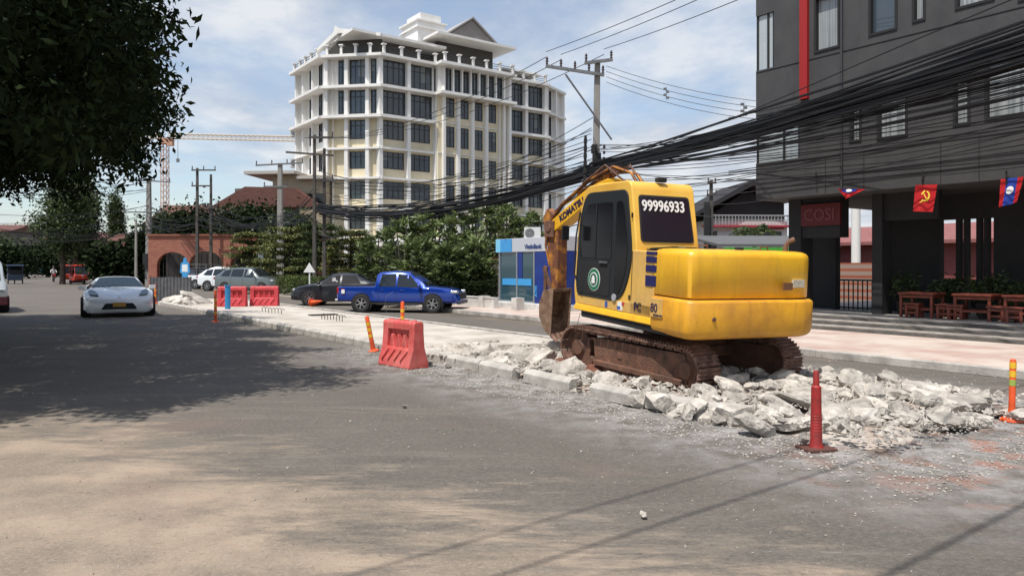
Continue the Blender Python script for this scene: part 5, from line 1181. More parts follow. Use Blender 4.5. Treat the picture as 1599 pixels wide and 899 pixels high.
m = MB(); m.cyl((-1.2, -.2, 8.85), (.55, -.2, 6.45), .035, seg=8); m.build('stay_bar', steel, pa)
m = MB()
for k in range(6): m.box((-.42, -.15, 5.0+k*.28), (.12, .12, .16)); m.box((.28, -.15, 5.1+k*.22), (.08, .1, .1))
m.cyl((-.42, -.15, 4.7), (-.42, -.15, 6.6), .05, seg=8); m.build('cable_rack', blackm, pa)
PB = P(498, 416, 45)
pb_ = pole('slim dark pole tangled in cables in front of the office, left of its twin', PB.x-.25, 45, 9.8, .12, [(9.6, -.3, 1.2, 3, 0), (8.6, -1.7, 1.2, 0, R(4))], poled)
pole('slim dark pole tangled in cables in front of the office, right of its twin', PB.x+.30, 45.2, 9.0, .12, [(7.0, -.6, .6, 2, 0), (5.2, -.5, .7, 0, R(-12)), (3.6, -.3, .8, 0, R(14))], poled)
PC = P(438, 416, 56)
pc_ = pole('thick pale concrete pole between the tiled roofs and the flat roofed house', PC.x, 56, 9.6, .24, [(9.5, -1.8, 1.8, 4, R(-3)), (7.8, -1.2, .6, 2, 0)])
PD = P(318, 416, 61)
pd_ = pole('slim pole above the brick arcade, left of a pair carrying a cable rack', PD.x-.5, 61, 9.9, .14, [(9.7, -.4, 1.6, 3, 0), (8.4, -.4, 1.3, 2, 0)], poled)
pole('slim pole above the brick arcade, right of a pair carrying a cable rack', PD.x+.55, 61.2, 9.4, .13, [(6.6, -.6, .6, 2, 0)], poled)
PE = P(233, 416, 66)
pe_ = pole('pale square concrete pole just right of the silver coupe', PE.x, 66, 9.6, .25, [(9.4, -2.2, 2.0, 4, R(3)), (6.6, -2.2, 1.2, 2, 0)], boxes=((-.1, 2.2, .6, 1.4),))
pole('thin bare grey pole left of the pale concrete pole', P(213, 416, 60).x, 60, 5.6, .11, [], polem)
PB2 = Vector((15.0, 3.2, 0))   # off frame to the right
pole('tall concrete pole at the corner to the right of the view', 15.2, 2.4, 9.4, .16, [(9.0, -1.2, 1.2, 4, 0)])
# transformer-ish pole beside the white house
pole('dark pole with hanging cable coils in front of the white house', P(1111, 0, 50).x, 50, 7.6, .16, [(7.4, -.3, .3, 2, 0), (6.6, -.35, .35, 2, 0)], poled, boxes=((-.35, 4.5, .35, 3.2), (.2, 3.4, .25, 1.5)))
# ================================================================ CABLES
ncab = [0]
def cable(label, group, a, b, sag, r, wob=0, n=22, seg=5):
    a = Vector(a); b = Vector(b); pts = []
    ph = rnd.random()*9
    for i in range(n+1):
        t = i/n; p = a.lerp(b, t); p.z -= 4*sag*t*(1-t)
        if wob: e = math.sin(math.pi*t); p.z += wob*e*math.sin(t*17+ph); p.x += wob*e*.5*math.sin(t*11+ph*2)
        pts.append(p)
    m = MB(); m.tube(pts, r, seg); o = m.build('cable', cablem, smooth=60); tag(o, label, 'cable', group); ncab[0] += 1; return o
def g(s=.1): return rnd.gauss(0, s)
RB = Vector((15.1, 3.0, 6.9))
A0 = Vector((PA.x-.1, 27.4, 5.35)); B0 = Vector((PB.x, 44.9, 5.35)); C0_ = Vector((PC.x, 55.8, 5.4)); D0 = Vector((PD.x, 60.8, 5.6)); E0 = Vector((PE.x, 65.8, 5.4))
LB1 = 'black cable in the thick bundle rising in front of the cafe to the right'
for k in range(58):
    a = A0+Vector((g(.06), g(.05), g(.13))); b = RB+Vector((g(.25), g(.2), (g(.18) if k % 3 else g(.75)+.35)-.10))
    cable(LB1, 'bundle from the near pole to the right', a, b, .42+g(.10), rnd.choice((.014, .02, .028, .036)), .03, n=26)
for k in range(30):
    a = A0+Vector((g(.1), 0, -.05+g(.5))); b = RB+Vector((g(.4), g(.4), -.35+g(.8)))
    cable('black cable hanging loosely below or above the thick bundle in front of the cafe', 'loose cables before the cafe', a, b, .75+abs(g(.35)), .011, .05)
for k in range(32):
    cable('black cable in the sagging bundle crossing in front of the office', 'bundle crossing before the office', A0+Vector((g(.06), g(.05), -.05+g(.13))), B0+Vector((g(.08), g(.05), g(.20)-.1)), .85+g(.17), rnd.choice((.018, .026, .036)), .05)
for k in range(20):
    cable('thin black cable strung loosely above the bundle before the office', 'loose cables before the office', A0+Vector((g(.2), 0, .6+g(.6))), B0+Vector((g(.2), 0, .8+g(.9))), .8+g(.3), .014, .05)
for k in range(14):
    cable('black cable between the tangled poles and the thick pale pole', 'cables before the tiled roofs', B0+Vector((g(.2), 0, .2+g(.5))), C0_+Vector((g(.2), 0, g(.4))), .5+g(.2), .018, .05)
for k in range(14):
    cable('black cable over the brown roofs between the street poles', 'cables before the brown roofs', C0_+Vector((g(.2), 0, .0+g(.5))), D0+Vector((g(.3), 0, g(.5))), .45+g(.2), .022, .05)
for k in range(14):
    cable('black cable between the arcade pole pair and the pale square pole', 'cables left of the arcade poles', D0+Vector((g(.3), 0, g(.6))), E0+Vector((g(.3), 0, g(.4))), .4+g(.2), .022, .05)
for k in range(14):
    z0 = rnd.choice((9.2, 8.6, 7.2, 6.4, 5.6, 5.0)); cable('thin cable crossing the sky at the left end of the street', 'cables at the left end of the street', E0+Vector((g(.3), 0, z0-5.4+g(.1))), P(-80, 330+g(20), 60)+Vector((0, 0, (z0-6.5)*.75)), .7+g(.2), .02)
# three thin lines from the long crossarm up to the right
for k, (dx, (px, py, d)) in enumerate(((-1.85, (1400, -62, 14)), (-1.3, (1400, -50, 14.5)), (.3, (1500, -45, 13)))):
    cable(('upper', 'middle', 'lower')[k]+' of three thin wires running from the crossarm up to the right', None, (PA.x+dx, 27.3, 9.45+[.25, .15, .35][k]), P(px, py, d)+Vector((0, 0, 1.2)), .15, .012)
    cable(('leftmost', 'middle', 'rightmost')[k]+' of three thin wires falling from the crossarm to the tangled poles', None, (PA.x+dx, 27.3, 9.25+[.25, .15, .35][k]), (PB.x+dx*.5, 45, 9.6), .9, .014)
for k in range(4):
    cable('thin wire with spacers drooping from the pole top to the cafe roof side', 'drooping spacer wires', (PA.x+.4, 27.4, 9.2-.2*k), SN(12.2, 24+k*.2, 7.0-.1*k), .5+.06*k, .010)
for k in range(3):
    cable('thin wire crossing low between the pole and the cafe corner', 'low wires behind the excavator', (PA.x+.1, 27.5, 5.1-.25*k), SN(13.0, 19+k, 4.4-.5*k), .5, .010)
for k, (px, py, d, t) in enumerate(((1041, 146, 25, 0), (1162, 171, 22, 0))):
    p = P(px, py, d); m = MB()
    for q in range(4): m.box((p.x+(-.06 if q % 2 else .06), p.y, p.z-.15+.1*q), (.07, .05, .07))
    m.cyl(p-Vector((0, 0, .2)), p+Vector((0, 0, .2)), .015, seg=6); o = m.build('cable_spacer', steel); tag(o, ('left', 'right')[k]+' small spacer clamp on the drooping wires in the open sky', 'cable spacer')
for k in range(11):
    cable('cable running across the dark cafe front above the fascia', 'cables across the cafe front', SN(13.4, 17.4, 5.9-.19*k+g(.05)), SN(-14, 17.2, 8.3-.34*k+g(.5)), .35+abs(g(.2)), .013, .02, n=30)
# cross street cables, high above and behind the crop, that throw the thin shadow lines on the asphalt
for k, (yy, zz_) in enumerate(((4.3, 7.5), (3.7, 7.3), (2.1, 7.2))):
    a = Vector((-3.6, yy-3.3, zz_)); d_ = Vector((.785+.02*k, .62, 0)); cable('cable spanning the near street corner overhead', 'cables over the near corner', a-d_*22, a+d_*26, .3, .013+.003*(k % 3), n=16)
# ================================================================ FOLIAGE
def leafmat(name, c, c2, isl=.35, tr=.22, rough=.5): return mat(name, c, rough, col2=c2, vscale=1.2, trans=tr, isl=isl, spec=.35, lo=.4, hi=.6)
def leaf_mesh(name, pts, ln, wd, m, rng, parent=None, droop=.3, up=0.0, dirs=None, fold=.25):
    """pts Nx3; each leaf a folded diamond of 4 verts + 2 tris pairs"""
    n = len(pts); d = rng.normal(size=(n, 3)) if dirs is None else dirs+rng.normal(size=(n, 3))*.25
    d[:, 2] = d[:, 2]*.6-droop; d /= np.linalg.norm(d, axis=1)[:, None]
    a = rng.normal(size=(n, 3)); a[:, 2] += up; sd = np.cross(d, a); sd /= np.linalg.norm(sd, axis=1)[:, None]+1e-9
    nr = np.cross(sd, d); s = (ln*(.7+.6*rng.random(n)))[:, None]; w_ = (wd*(.8+.4*rng.random(n)))[:, None]
    base = pts; tip = pts+d*s; mid = pts+d*s*.5
    v = np.stack([base, mid+sd*w_/2+nr*w_*fold, tip, mid-sd*w_/2+nr*w_*fold], 1).reshape(-1, 3)
    me = bpy.data.meshes.new(name); me.vertices.add(4*n); me.vertices.foreach_set('co', v.astype(np.float32).ravel())
    idx = (np.arange(n)[:, None]*4+np.array([[0, 1, 2, 0, 2, 3]])).ravel()
    me.loops.add(6*n); me.loops.foreach_set('vertex_index', idx.astype(np.int32)); me.polygons.add(2*n)
    me.polygons.foreach_set('loop_start', (np.arange(2*n)*3).astype(np.int32)); me.update(calc_edges=True); me.validate()
    me.materials.append(m); o = bpy.data.objects.new(name, me); C.objects.link(o)
    if parent: o.parent = parent
    return o
def clumps(rng, centre, radii, nc, per, sig, shell=.55, flat=1.0):
    c = rng.normal(size=(nc, 3)); c /= np.linalg.norm(c, axis=1)[:, None]; c *= (shell+(1-shell)*rng.random(nc)**.6)[:, None]; c = c*np.array(radii)+np.array(centre)
    sg = sig*(.6+.8*rng.random(nc)); p = c[:, None, :]+rng.normal(size=(nc, per, 3))*sg[:, None, None]*np.array([1, 1, flat]); return c, p.reshape(-1, 3)
bark = mat('bark', (.10, .075, .055), .95, var=.5, vscale=6, bump=1, bscale=12, stretch=(1, 1, .3)); barkp = mat('pale_bark', (.22, .19, .16), .9, var=.4, vscale=5)
def tree(name, label, loc, h, crown, nc, per, sig, ln, wd, lm, r=.2, seed=1, group=None, cat='tree', shell=.5, flat=1.0, droop=.3, trunkm=None, limbs=7, up=0, tz=None):
    rng = np.random.default_rng(seed); e = thing(name, label, cat, loc, 0, group)
    cc, p = clumps(rng, (0, 0, crown[3]), crown[:3], nc, per, sig, shell, flat); p[:, 2] = np.maximum(p[:, 2], .05)
    leaf_mesh('crown', p, ln, wd, lm, rng, e, droop, up)
    m = MB(); tz = tz or crown[3]; top = Vector((rng.normal()*.2, rng.normal()*.2, tz))
    m.tube([(0, 0, 0), (r*.3, 0, tz*.35), (-r*.4, r*.3, tz*.7), top], r, 8, radii=[r*1.3, r, r*.8, r*.5])
    for k in range(limbs):
        q = Vector(cc[int(rng.integers(nc))]); s_ = Vector((0, 0, tz*(.45+.4*rng.random()))); mid = s_.lerp(q, .5)+Vector((0, 0, .15)); m.tube([s_, mid, q], r*.4, 6, radii=[r*.5, r*.3, r*.1])
    m.build('trunk', trunkm or bark, e, smooth=60); return e
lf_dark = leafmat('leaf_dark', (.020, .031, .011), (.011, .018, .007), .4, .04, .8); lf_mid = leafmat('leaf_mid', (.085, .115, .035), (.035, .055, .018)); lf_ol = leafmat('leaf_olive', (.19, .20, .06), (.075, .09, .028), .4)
lf_plum = leafmat('leaf_plumeria', (.17, .215, .08), (.075, .105, .036), .5, .22, .36); lf_hedge = leafmat('leaf_hedge', (.10, .13, .03), (.04, .06, .015))
lf_dark.node_tree.nodes['Principled BSDF'].inputs['Specular IOR Level'].default_value = .08
# --- the big shade tree at the near left
rng = np.random.default_rng(3)
big = thing('shade_tree', 'large dark spreading tree overhanging the road at the left', 'tree', (-14.5, 12.5, 0))
pts = []
def inside(X, Y, Z, r):
    ct = math.cos(SUN_EL)/math.sin(SUN_EL); sx = X-SUN_AZ.x*ct*Z; sy = Y-SUN_AZ.y*ct*Z
    wv = .55*np.sin(sx*2.3+1)+.35*np.sin(sx*5.1+sy)
    ok = (sy > np.where(sx > -5.6, 8.3+(sx+5.6)*.74, 8.3+(sx+5.6)*.2)+.5*np.sin(sx*3.1)+.25*np.sin(sx*7.7)) & (sy < 26.5) & (X > -23)
    ok &= sx < -2.5-(sy-10.65)*.46+.7*np.sin(sy*1.7)+.4*np.sin(sy*4.1+1)
    Ys = np.maximum(Y, .5); px = 800+X/Ys*F; py = YH-(Z-HC)/Ys*F
    lim = 258-np.clip((py-60)/180, 0, 1)*8+19*np.sin(py/21)+12*np.sin(py/9.3+1)+7*np.sin(py/4.1+X*2)
    low = 284-np.clip((px-110)/150, 0, 1)*60+15*np.sin(px/15)+11*np.sin(px/6.3+X)
    vis = (py > -60) & (px > -80)
    ok &= (~vis) | ((px < lim) & (py < low))
    return ok
nc = 42000; X = -24+23*rng.random(nc); Y = 3.4+23*rng.random(nc); Z = 3.2+6.6*rng.random(nc)**.9
k = inside(X, Y, Z, .3); cc = np.stack([X, Y, Z], 1)[k]; hole = np.array([noise.noise(Vector((a*1.15, b*1.15, c*1.15))) for a, b, c in cc]); cc = cc[(hole < .22)]; cc = cc[:8600]
print('big tree clumps', k.sum(), len(cc))
per = 40; p = (cc[:, None, :]+rng.normal(size=(len(cc), per, 3))*np.array([.21, .21, .19])).reshape(-1, 3)
kk = inside(p[:, 0]+.35, p[:, 1], p[:, 2]-.30, 0) | (rng.random(len(p)) < .75); p = p[kk]
big_origin = np.array([-14.5, 12.5, 0])
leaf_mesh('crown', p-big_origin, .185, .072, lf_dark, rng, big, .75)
m = MB(); O = Vector((-14.5, 12.5, 0))
m.tube([(0, 0, 0), (.1, .1, 1.6), (0, 0, 3.4), (.2, 0, 6.5)], .4, 12, radii=[.55, .42, .38, .25])
for q in ((-7.0, 11.5, 6.4), (-9.6, 16.5, 6.4), (-7.6, 8.5, 6.8), (-12, 20, 6), (-17, 8, 6), (-19, 15, 6.5), (-9.0, 12, 7.6), (-10.4, 17.5, 5.2)):
    q = Vector(q)-O; s_ = Vector((0, 0, 2.6+.3*rnd.random())); md = s_.lerp(q, .5)+Vector((0, 0, .7)); m.tube([s_, s_.lerp(md, .5)+Vector((0, 0, .3)), md, md.lerp(q, .5)+Vector((0, 0, .15)), q], .15, 8, radii=[.24, .2, .15, .1, .04])
    for _ in range(5):
        t = md.lerp(q, rnd.random()); w_ = t+Vector((-abs(g(.5)), g(.5), abs(g(.3)))); m.tube([t, t.lerp(w_, .5)+Vector((0, 0, .1)), w_], .04, 5, radii=[.05, .035, .015])
m.build('trunk', bark, big, smooth=60)
# --- street trees far left
tree('street_tree', 'dark leafy tree with a thick trunk behind the tuk tuks', (P(120, 0, 80).x, 80, 0), 11, (2.1, 2.4, 4.8, 7.2), 120, 80, .5, .34, .2, leafmat('leaf_street', (.06, .085, .025), (.03, .045, .014)), .5, 11, trunkm=bark, limbs=10, tz=7)
tree('street_tree', 'lighter leafy tree leaning beside the thick trunked one', (P(98, 0, 72).x, 72, 0), 9, (2.4, 2.0, 3.9, 6.6), 110, 60, .5, .34, .18, lf_mid, .22, 12)
tree('columnar_tree', 'tall narrow cypress like tree against the sky left of the poles', (P(182, 0, 80).x, 80, 0), 11, (.60, .60, 4.0, 6.4), 120, 60, .26, .3, .12, lf_mid, .12, 13, shell=.1, droop=-.6, limbs=2)
for i, (px, d, h, rx, lb, lm_) in enumerate(((-15, 120, 6, 6, 'rounded dim tree at the far left edge', lf_mid), (45, 170, 9, 8, 'hazy rounded tree before the pale tower block', lf_ol), (20, 105, 4, 4, 'low dark tree beyond the dark blue tuk tuk', lf_dark), (75, 120, 5, 5, 'low dark tree beyond the motorcyclist', lf_dark), (92, 150, 7, 5, 'leafy tree behind the red tuk tuks', lf_mid), (168, 88, 4.0, 3, 'bushy tree beside the thin grey pole', lf_mid), (205, 90, 3.4, 3.4, 'brown tinged bushy tree under the crane', lf_ol), (176, 68, 3.6, 3.0, 'dark bushy tree just left of the thin grey pole', lf_dark), (224, 68, 4.4, 3.0, 'dark bushy tree between the thin and the square pole', lf_dark))):
    tree('far_tree', lb, (P(px, 0, d).x, d, 0), h, (rx*.6, rx*.5, h*.45, h*.62), 50, 45, .9*rx/6, .6, .4, lm_, .25, 30+i, 'trees at the far end of the street', limbs=4)
for i, (px, d, h, rx, lb) in enumerate(((262, 73, 6.4, 3, 'dark tree before the long brown roof, left'), (315, 72, 7.0, 3.6, 'dark tree before the long brown roof, above the arcade poles'), (370, 72, 7.0, 3.6, 'dark tree before the long brown roof, right of the arcade poles'), (412, 66, 6.4, 3.0, 'dark tree beside the thick pale pole'), (455, 62, 5.6, 2.4, 'dark tree right of the thick pale pole'))):
    tree('dark_tree', lb, (P(px, 0, d).x, d, 0), h, (rx*.85, rx*.6, h*.42, h*.62), 130, 60, .6, .42, .24, lf_dark if i % 2 else leafmat('leaf_deep', (.04, .06, .02), (.02, .03, .01)), .2, 50+i, 'dark trees behind the arcade', limbs=5)
# --- flat layered trees behind the parked cars
for i, (px, d, h, w_, lb) in enumerate(((392, 52, 4.0, 1.7, 'layered tree with flat tiers behind the silver crossover roof'), (452, 50, 4.3, 2.2, 'layered tree with flat tiers behind the thick pole'), (505, 49, 4.4, 1.9, 'layered tree with flat tiers behind the tangled poles'), (548, 47, 3.9, 1.6, 'layered tree with flat tiers left of the plumerias'))):
    rg = np.random.default_rng(70+i); e = thing('layered_tree', lb, 'tree', (P(px, 0, d).x, d, 0), 0, 'layered trees'); P_ = []; m = MB(); m.tube([(0, 0, 0), (.05, 0, h*.5), (0, .05, h*.97)], .1, 8, radii=[.12, .09, .04])
    for t in range(7):
        z = 1.0+(h-1.0)*t/6.2; R_ = w_*(1.15-.09*t if t > 0 else .8)
        for b_ in range(9):
            a_ = rg.random()*6.28; q = Vector((math.cos(a_)*R_, math.sin(a_)*R_, z+.22*rg.random())); m.tube([(0, 0, z-.15), q*.55+Vector((0, 0, z*.45)), q], .02, 4, radii=[.035, .02, .008])
            tt = .25+.8*rg.random(150); P_.append(np.array([0, 0, z])[None]+np.stack([q.x*tt, q.y*tt, (q.z-z)*tt], 1)+rg.normal(size=(150, 3))*np.array([.17, .17, .055]))
    leaf_mesh('crown', np.concatenate(P_), .17, .10, lf_ol if i != 2 else lf_mid, rg, e, .1, 2.5); m.build('trunk', bark, e, smooth=60)
# --- plumeria trees: rosettes of long leaves at the ends of stubby branches
def plumeria(label, x, y, h, w_, seed, lm_=None):
    rg = np.random.default_rng(seed); e = thing('plumeria_tree', label, 'tree', (x, y, 0), 0, 'plumeria trees along the garden wall')
    m = MB(); tips = []
    m.tube([(0, 0, 0), (.06, .03, h*.2), (0, .05, h*.42)], .12, 8, radii=[.15, .12, .1])
    for k in range(84):
        v = rg.normal(size=3); v[2] = abs(v[2])*.9-.45; v /= np.linalg.norm(v); q = Vector((v[0]*w_, v[1]*w_, h*.52+v[2]*h*.46))*(1) ; q = Vector((q.x*(.45+.55*rg.random()), q.y*(.45+.55*rg.random()), q.z)); tips.append((q, Vector(v)))
        if k < 26: m.tube([(0, .03, h*(.2+.2*rg.random())), Vector((q.x*.6, q.y*.6, q.z*.7)), q], .03, 5, radii=[.06, .045, .03])
    PP = []; DD = []
    for q, v in tips:
        n = 22; d = rg.normal(size=(n, 3)); d[:, 2] = abs(d[:, 2])*.7; d += np.array(v)*.5; d /= np.linalg.norm(d, axis=1)[:, None]; DD.append(d); PP.append(np.array(q)[None]+d*.04+rg.normal(size=(n, 3))*.05)
    leaf_mesh('crown', np.concatenate(PP), .36, .115, lm_ or lf_plum, rg, e, .05, .6, np.concatenate(DD), .18); m.build('trunk', barkp, e, smooth=60); return e
for i, (px, d, h, w_, lb) in enumerate(((592, 37, 3.5, 1.15, 'leftmost plumeria, above the cab of the blue pickup'), (630, 35, 4.0, 1.2, 'plumeria above the bonnet of the blue pickup'), (672, 36, 4.5, 1.35, 'second plumeria right of the blue pickup cab'), (712, 34, 4.1, 1.25, 'plumeria just left of the bank booth'),
                                        (752, 35, 4.55, 1.3, 'plumeria rising behind the left edge of the bank booth'), (790, 37.5, 4.9, 1.35, 'tallest plumeria, behind the bank booth sign'), (826, 38, 4.5, 1.2, 'plumeria behind the booth air conditioner'), (655, 33.0, 2.9, .95, 'low plumeria behind the wing mirror of the pickup'), (700, 32, 2.6, .9, 'low plumeria close to the garden wall'), (742, 32.5, 2.9, .95, 'low plumeria next to the booth glass'))):
    plumeria(lb, P(px, 0, d).x, d, h, w_, 90+i)
def hedge(label, a, b, wd, h, seed, lm_, n):
    rg = np.random.default_rng(seed); a = np.array(a); b = np.array(b); t = rg.random(n); L = np.linalg.norm(b-a); d = (b-a)/L; nrm = np.array([-d[1], d[0]])
    o_ = (rg.random(n)-.5)*wd; z = h*rg.random(n)**.55; p = a[None]+(b-a)[None]*t[:, None]+nrm[None]*o_[:, None]
    e = leaf_mesh('hedge', np.stack([p[:, 0], p[:, 1], z+.04*np.sin(t*L*3)], 1), .10, .06, lm_, rg, None, .0, .8); tag(e, label, 'hedge'); return e
p0, p1 = P(440, 0, 46), P(585, 0, 36); hedge('clipped green hedge behind the parked cars and pickup', (p0.x, 46), (p1.x, 36), .9, 1.15, 5, lf_hedge, 15000)
p0, p1 = P(600, 0, 31), P(775, 0, 30.6); hedge('dark undergrowth along the foot of the plumerias', (p0.x, 31.6), (p1.x, 31.4), 1.6, 1.15, 6, lf_dark, 16000)
# palm by the white house
rg = np.random.default_rng(8); pl = thing('palm_tree', 'small palm in front of the white house', 'palm tree', (P(1177, 0, 55).x, 55, 0)); pl.scale = (1.2, 1.2, 1.22); PP = []; DD = []
for k in range(16):
    a_ = k*.393*1.0+.2*rg.random(); e_ = .2+.9*rg.random()
    for t in np.linspace(.1, 1, 22):
        c_ = np.array([math.cos(a_)*t*1.5*math.cos(e_), math.sin(a_)*t*1.5, 3.6+1.3*t*math.sin(e_)-.9*t*t]); dr_ = np.array([math.cos(a_), math.sin(a_), -.4])
        for sg in (-1, 1): PP.append(c_); DD.append(dr_*.6+sg*np.array([-math.sin(a_), math.cos(a_), -.3]))
leaf_mesh('crown', np.array(PP), .42, .09, lf_mid, rg, pl, .1, 0, np.array(DD)); m = MB(); m.tube([(0, 0, 0), (.08, 0, 2), (0, 0, 3.7)], .12, 8); m.build('trunk', barkp, pl, smooth=60)
# potted shrubs on the cafe terrace
potm = mat('pot_dark', (.05, .045, .04), .6)
for i, (px, lb) in enumerate(((1413, 'potted shrub left of the terrace tables'), (1481, 'potted shrub behind the low stools'), (1540, 'potted shrub behind the middle terrace table'), (1578, 'potted shrub near the right edge of the terrace'))):
    n_ = 19.9; pp = SN(s_at(px, n_), n_, T0); e = thing('potted_shrub', lb, 'potted plant', pp, 0, 'potted shrubs on the terrace')
    m = MB(); m.lathe([(.0, 0), (.16, 0), (.2, .3), (.22, .3), (.22, .34), (.18, .34), (.0, .30)], (0, 0, 0)); m.build('pot', potm, e, smooth=50)
    rg = np.random.default_rng(110+i); _, q = clumps(rg, (0, 0, .68), (.34, .34, .30), 12, 40, .1); leaf_mesh('foliage', q, .13, .05, lf_mid, rg, e, .1)
# ================================================================ BARRIERS AND POSTS
_p = 0
pinkp = mat('faded_red_plastic', (.68, .125, .115), .5, col2=(.50, .05, .045), vscale=5, bump=.1, detail=7)
grime(pinkp, (.22, .07, .05), .35, .4, (.62, .24, .20))
def water_barrier(label, loc, rz, mt=pinkp, L=1.0, H_=.80, D_=.42, recess=True, group=None):
    e = thing('water_barrier', label, 'road barrier', loc, rz, group)
    pr_ = [(-D_/2, 0), (D_/2, 0), (D_/2-.01, .10), (D_*.30, .34), (D_*.25, .62), (D_*.25, H_-.04), (D_*.18, H_), (-D_*.18, H_), (-D_*.25, H_-.04), (-D_*.25, .62), (-D_*.30, .34), (-D_/2+.01, .10)]
    m = MB()
    # body with a recessed window band, built from three lengths so the band is truly cut in
    m.prism(pr_, -L/2, -L/2+.16, 'x'); m.prism(pr_, L/2-.16, L/2, 'x')
    lowp = [(y, z) for y, z in pr_ if z <= .35]; 
    m.prism([(-D_/2, 0), (D_/2, 0), (D_/2-.01, .10), (D_*.30, .34), (-D_*.30, .34), (-D_/2+.01, .10)], -L/2+.155, L/2-.155, 'x')
    m.prism([(-D_*.25, .64), (D_*.25, .64), (D_*.25, H_-.04), (D_*.18, H_), (-D_*.18, H_), (-D_*.25, H_-.04)], -L/2+.155, L/2-.155, 'x')
    m.b2(-L/2+.155, L/2-.155, -.03, .03, .33, .65)
    m.build('body', mt, e, bevel=.022, seg=3)
    for k in range(3):
        x = -L*.19+k*L*.19
        for sy in (-1, 1): m = MB(); m.prism([(x-.085, .33), (x+.085, .33), (x+.02, .56), (x-.02, .56)], sy*.02, sy*D_*.27, 'y'); m.build('rib', mt, e, bevel=.012)
    for k in range(4): x = -L*.36+k*L*.24; m = MB(); m.cyl((x, 0, H_-.01), (x, 0, H_+.02), .05, .045, seg=14); m.build('filler_cap', mt, e, smooth=40)
    for k in range(4):
        x = -L*.3+k*L*.2; m = MB(); m.box((x, -D_*.40, .21), (.035, .06, .24), rot=Matrix.Rotation(R(-22), 4, 'X') @ Matrix.Rotation(R(35), 4, 'Y')); m.build('groove_rib', mt, e, bevel=.008); m = MB(); m.box((x, D_*.40, .21), (.035, .06, .24), rot=Matrix.Rotation(R(22), 4, 'X') @ Matrix.Rotation(R(35), 4, 'Y')); m.build('groove_rib', mt, e, bevel=.008)
    return e
p = G(626, 575); water_barrier('large faded red water filled barrier standing alone on the asphalt by the median', (p.x, p.y+.28, .006), R(-49))
for i, (px, py, lb) in enumerate(((359, 479, 'small red barrier on the median with a blue post before it'), (410, 478, 'small red barrier on the median, the one nearer the pickup'))):
    p = G(px, py, .15); b = water_barrier(lb, (p.x, p.y+.3, .15), R(4), mat('pink_red_plastic', (.60, .06, .07), .5, var=.3, vscale=6), 1.12, .80, .40, group='red barriers on the median')
for i, (px, lb) in enumerate(((358, 'blue plastic pipe standing before the left small red barrier'),)):
    p = G(px, 482, .15); m = MB(); m.cyl((0, 0, 0), (0, 0, .85), .10, .10, seg=16); m.cyl((0, 0, .86), (0, 0, .90), .12, .12, seg=16); o = m.build('blue_post', mat('pipe_blue', (.03, .24, .50), .5)); o.location = (p.x, p.y-.12, .15); tag(o, lb, 'post')
orp = mat('orange_plastic', (.75, .10, .02), .45, var=.25, vscale=8); reflo = mat('yellow_band', (.75, .45, .03), .35); refg = mat('green_band', (.30, .40, .08), .35); reds = mat('red_post', (.36, .022, .018), .55, col2=(.20, .02, .018), vscale=9)
def delineator(label, loc, h, tilt=(0, 0), bands=((.55, reflo), (.72, refg), (.88, reflo)), mt=orp, base=True, r=.045, squarebase=False):
    e = thing('delineator_post', label, 'traffic post', loc, 0, 'flexible traffic posts'); e.rotation_euler = (tilt[0], tilt[1], .3)
    m = MB()
    if squarebase: m.b2(-.17, .17, -.15, .15, 0, .035)
    else: m.lathe([(0, 0), (.12, 0), (.11, .03), (.05, .05), (0, .05)], (0, 0, 0))
    m.build('base', mt if not squarebase else mat('base_brown', (.10, .04, .03), .7), e, bevel=.005)
    m = MB(); m.lathe([(r*1.15, .03), (r, .25*h), (r*.95, h*.97), (r*.6, h), (0, h)], (0, 0, 0)); m.build('tube', mt, e, smooth=50)
    for z, bm_ in bands: m = MB(); m.lathe([(r*1.03, z*h-.035), (r*1.03, z*h+.035)], (0, 0, 0)); m.build('band', bm_, e, smooth=50)
    return e
p = G(584, 549); delineator('orange post leaning left beside the large red barrier', (p.x, p.y, .006), .74, (0, R(-11)), bands=((.45, reflo), (.62, reflo), (.78, reflo)))
p = G(629, 522, .15); delineator('orange and yellow post standing behind the large red barrier', (p.x, p.y, .15), .78, bands=((.3, reflo), (.5, reflo), (.72, reflo)))
p = G(337, 503); delineator('orange post at the kerb in front of the small red barriers', (p.x, p.y, .006), 1.0, bands=((.3, reflo), (.5, reflo), (.68, reflo)))
p = G(243, 474); delineator('orange post at the far tip of the median', (p.x, p.y, .006), .9, bands=((.4, reflo), (.7, reflo)))
p = G(1580, 658); delineator('bright orange post with yellow green bands at the right edge', (p.x, p.y, .006), .70, (0, R(2)), bands=((.62, refg), (.76, reflo), (.90, reflo)), r=.034)
# near post: battered, stepped, on a square base
p = G(1275, 703); e = thing('delineator_post', 'battered dark red post on a square base in front of the rubble', 'traffic post', (p.x, p.y, .006), R(12), 'flexible traffic posts')
m = MB(); m.b2(-.15, .15, -.12, .12, 0, .03); m.build('base', mat('base_brown', (.10, .04, .03), .7), e, bevel=.006)
m = MB(); m.lathe([(.07, .03), (.056, .07), (.049, .40), (.046, .60), (.030, .615), (.028, .74), (.02, .755), (0, .755)], (0, 0, 0), seg=16)
for k in range(9): m.lathe([(.052-.0004*k, .09+k*.028), (.0565-.0004*k, .10+k*.028), (.052-.0004*k, .11+k*.028)], (0, 0, 0), seg=16)
m.build('tube', reds, e, smooth=40)
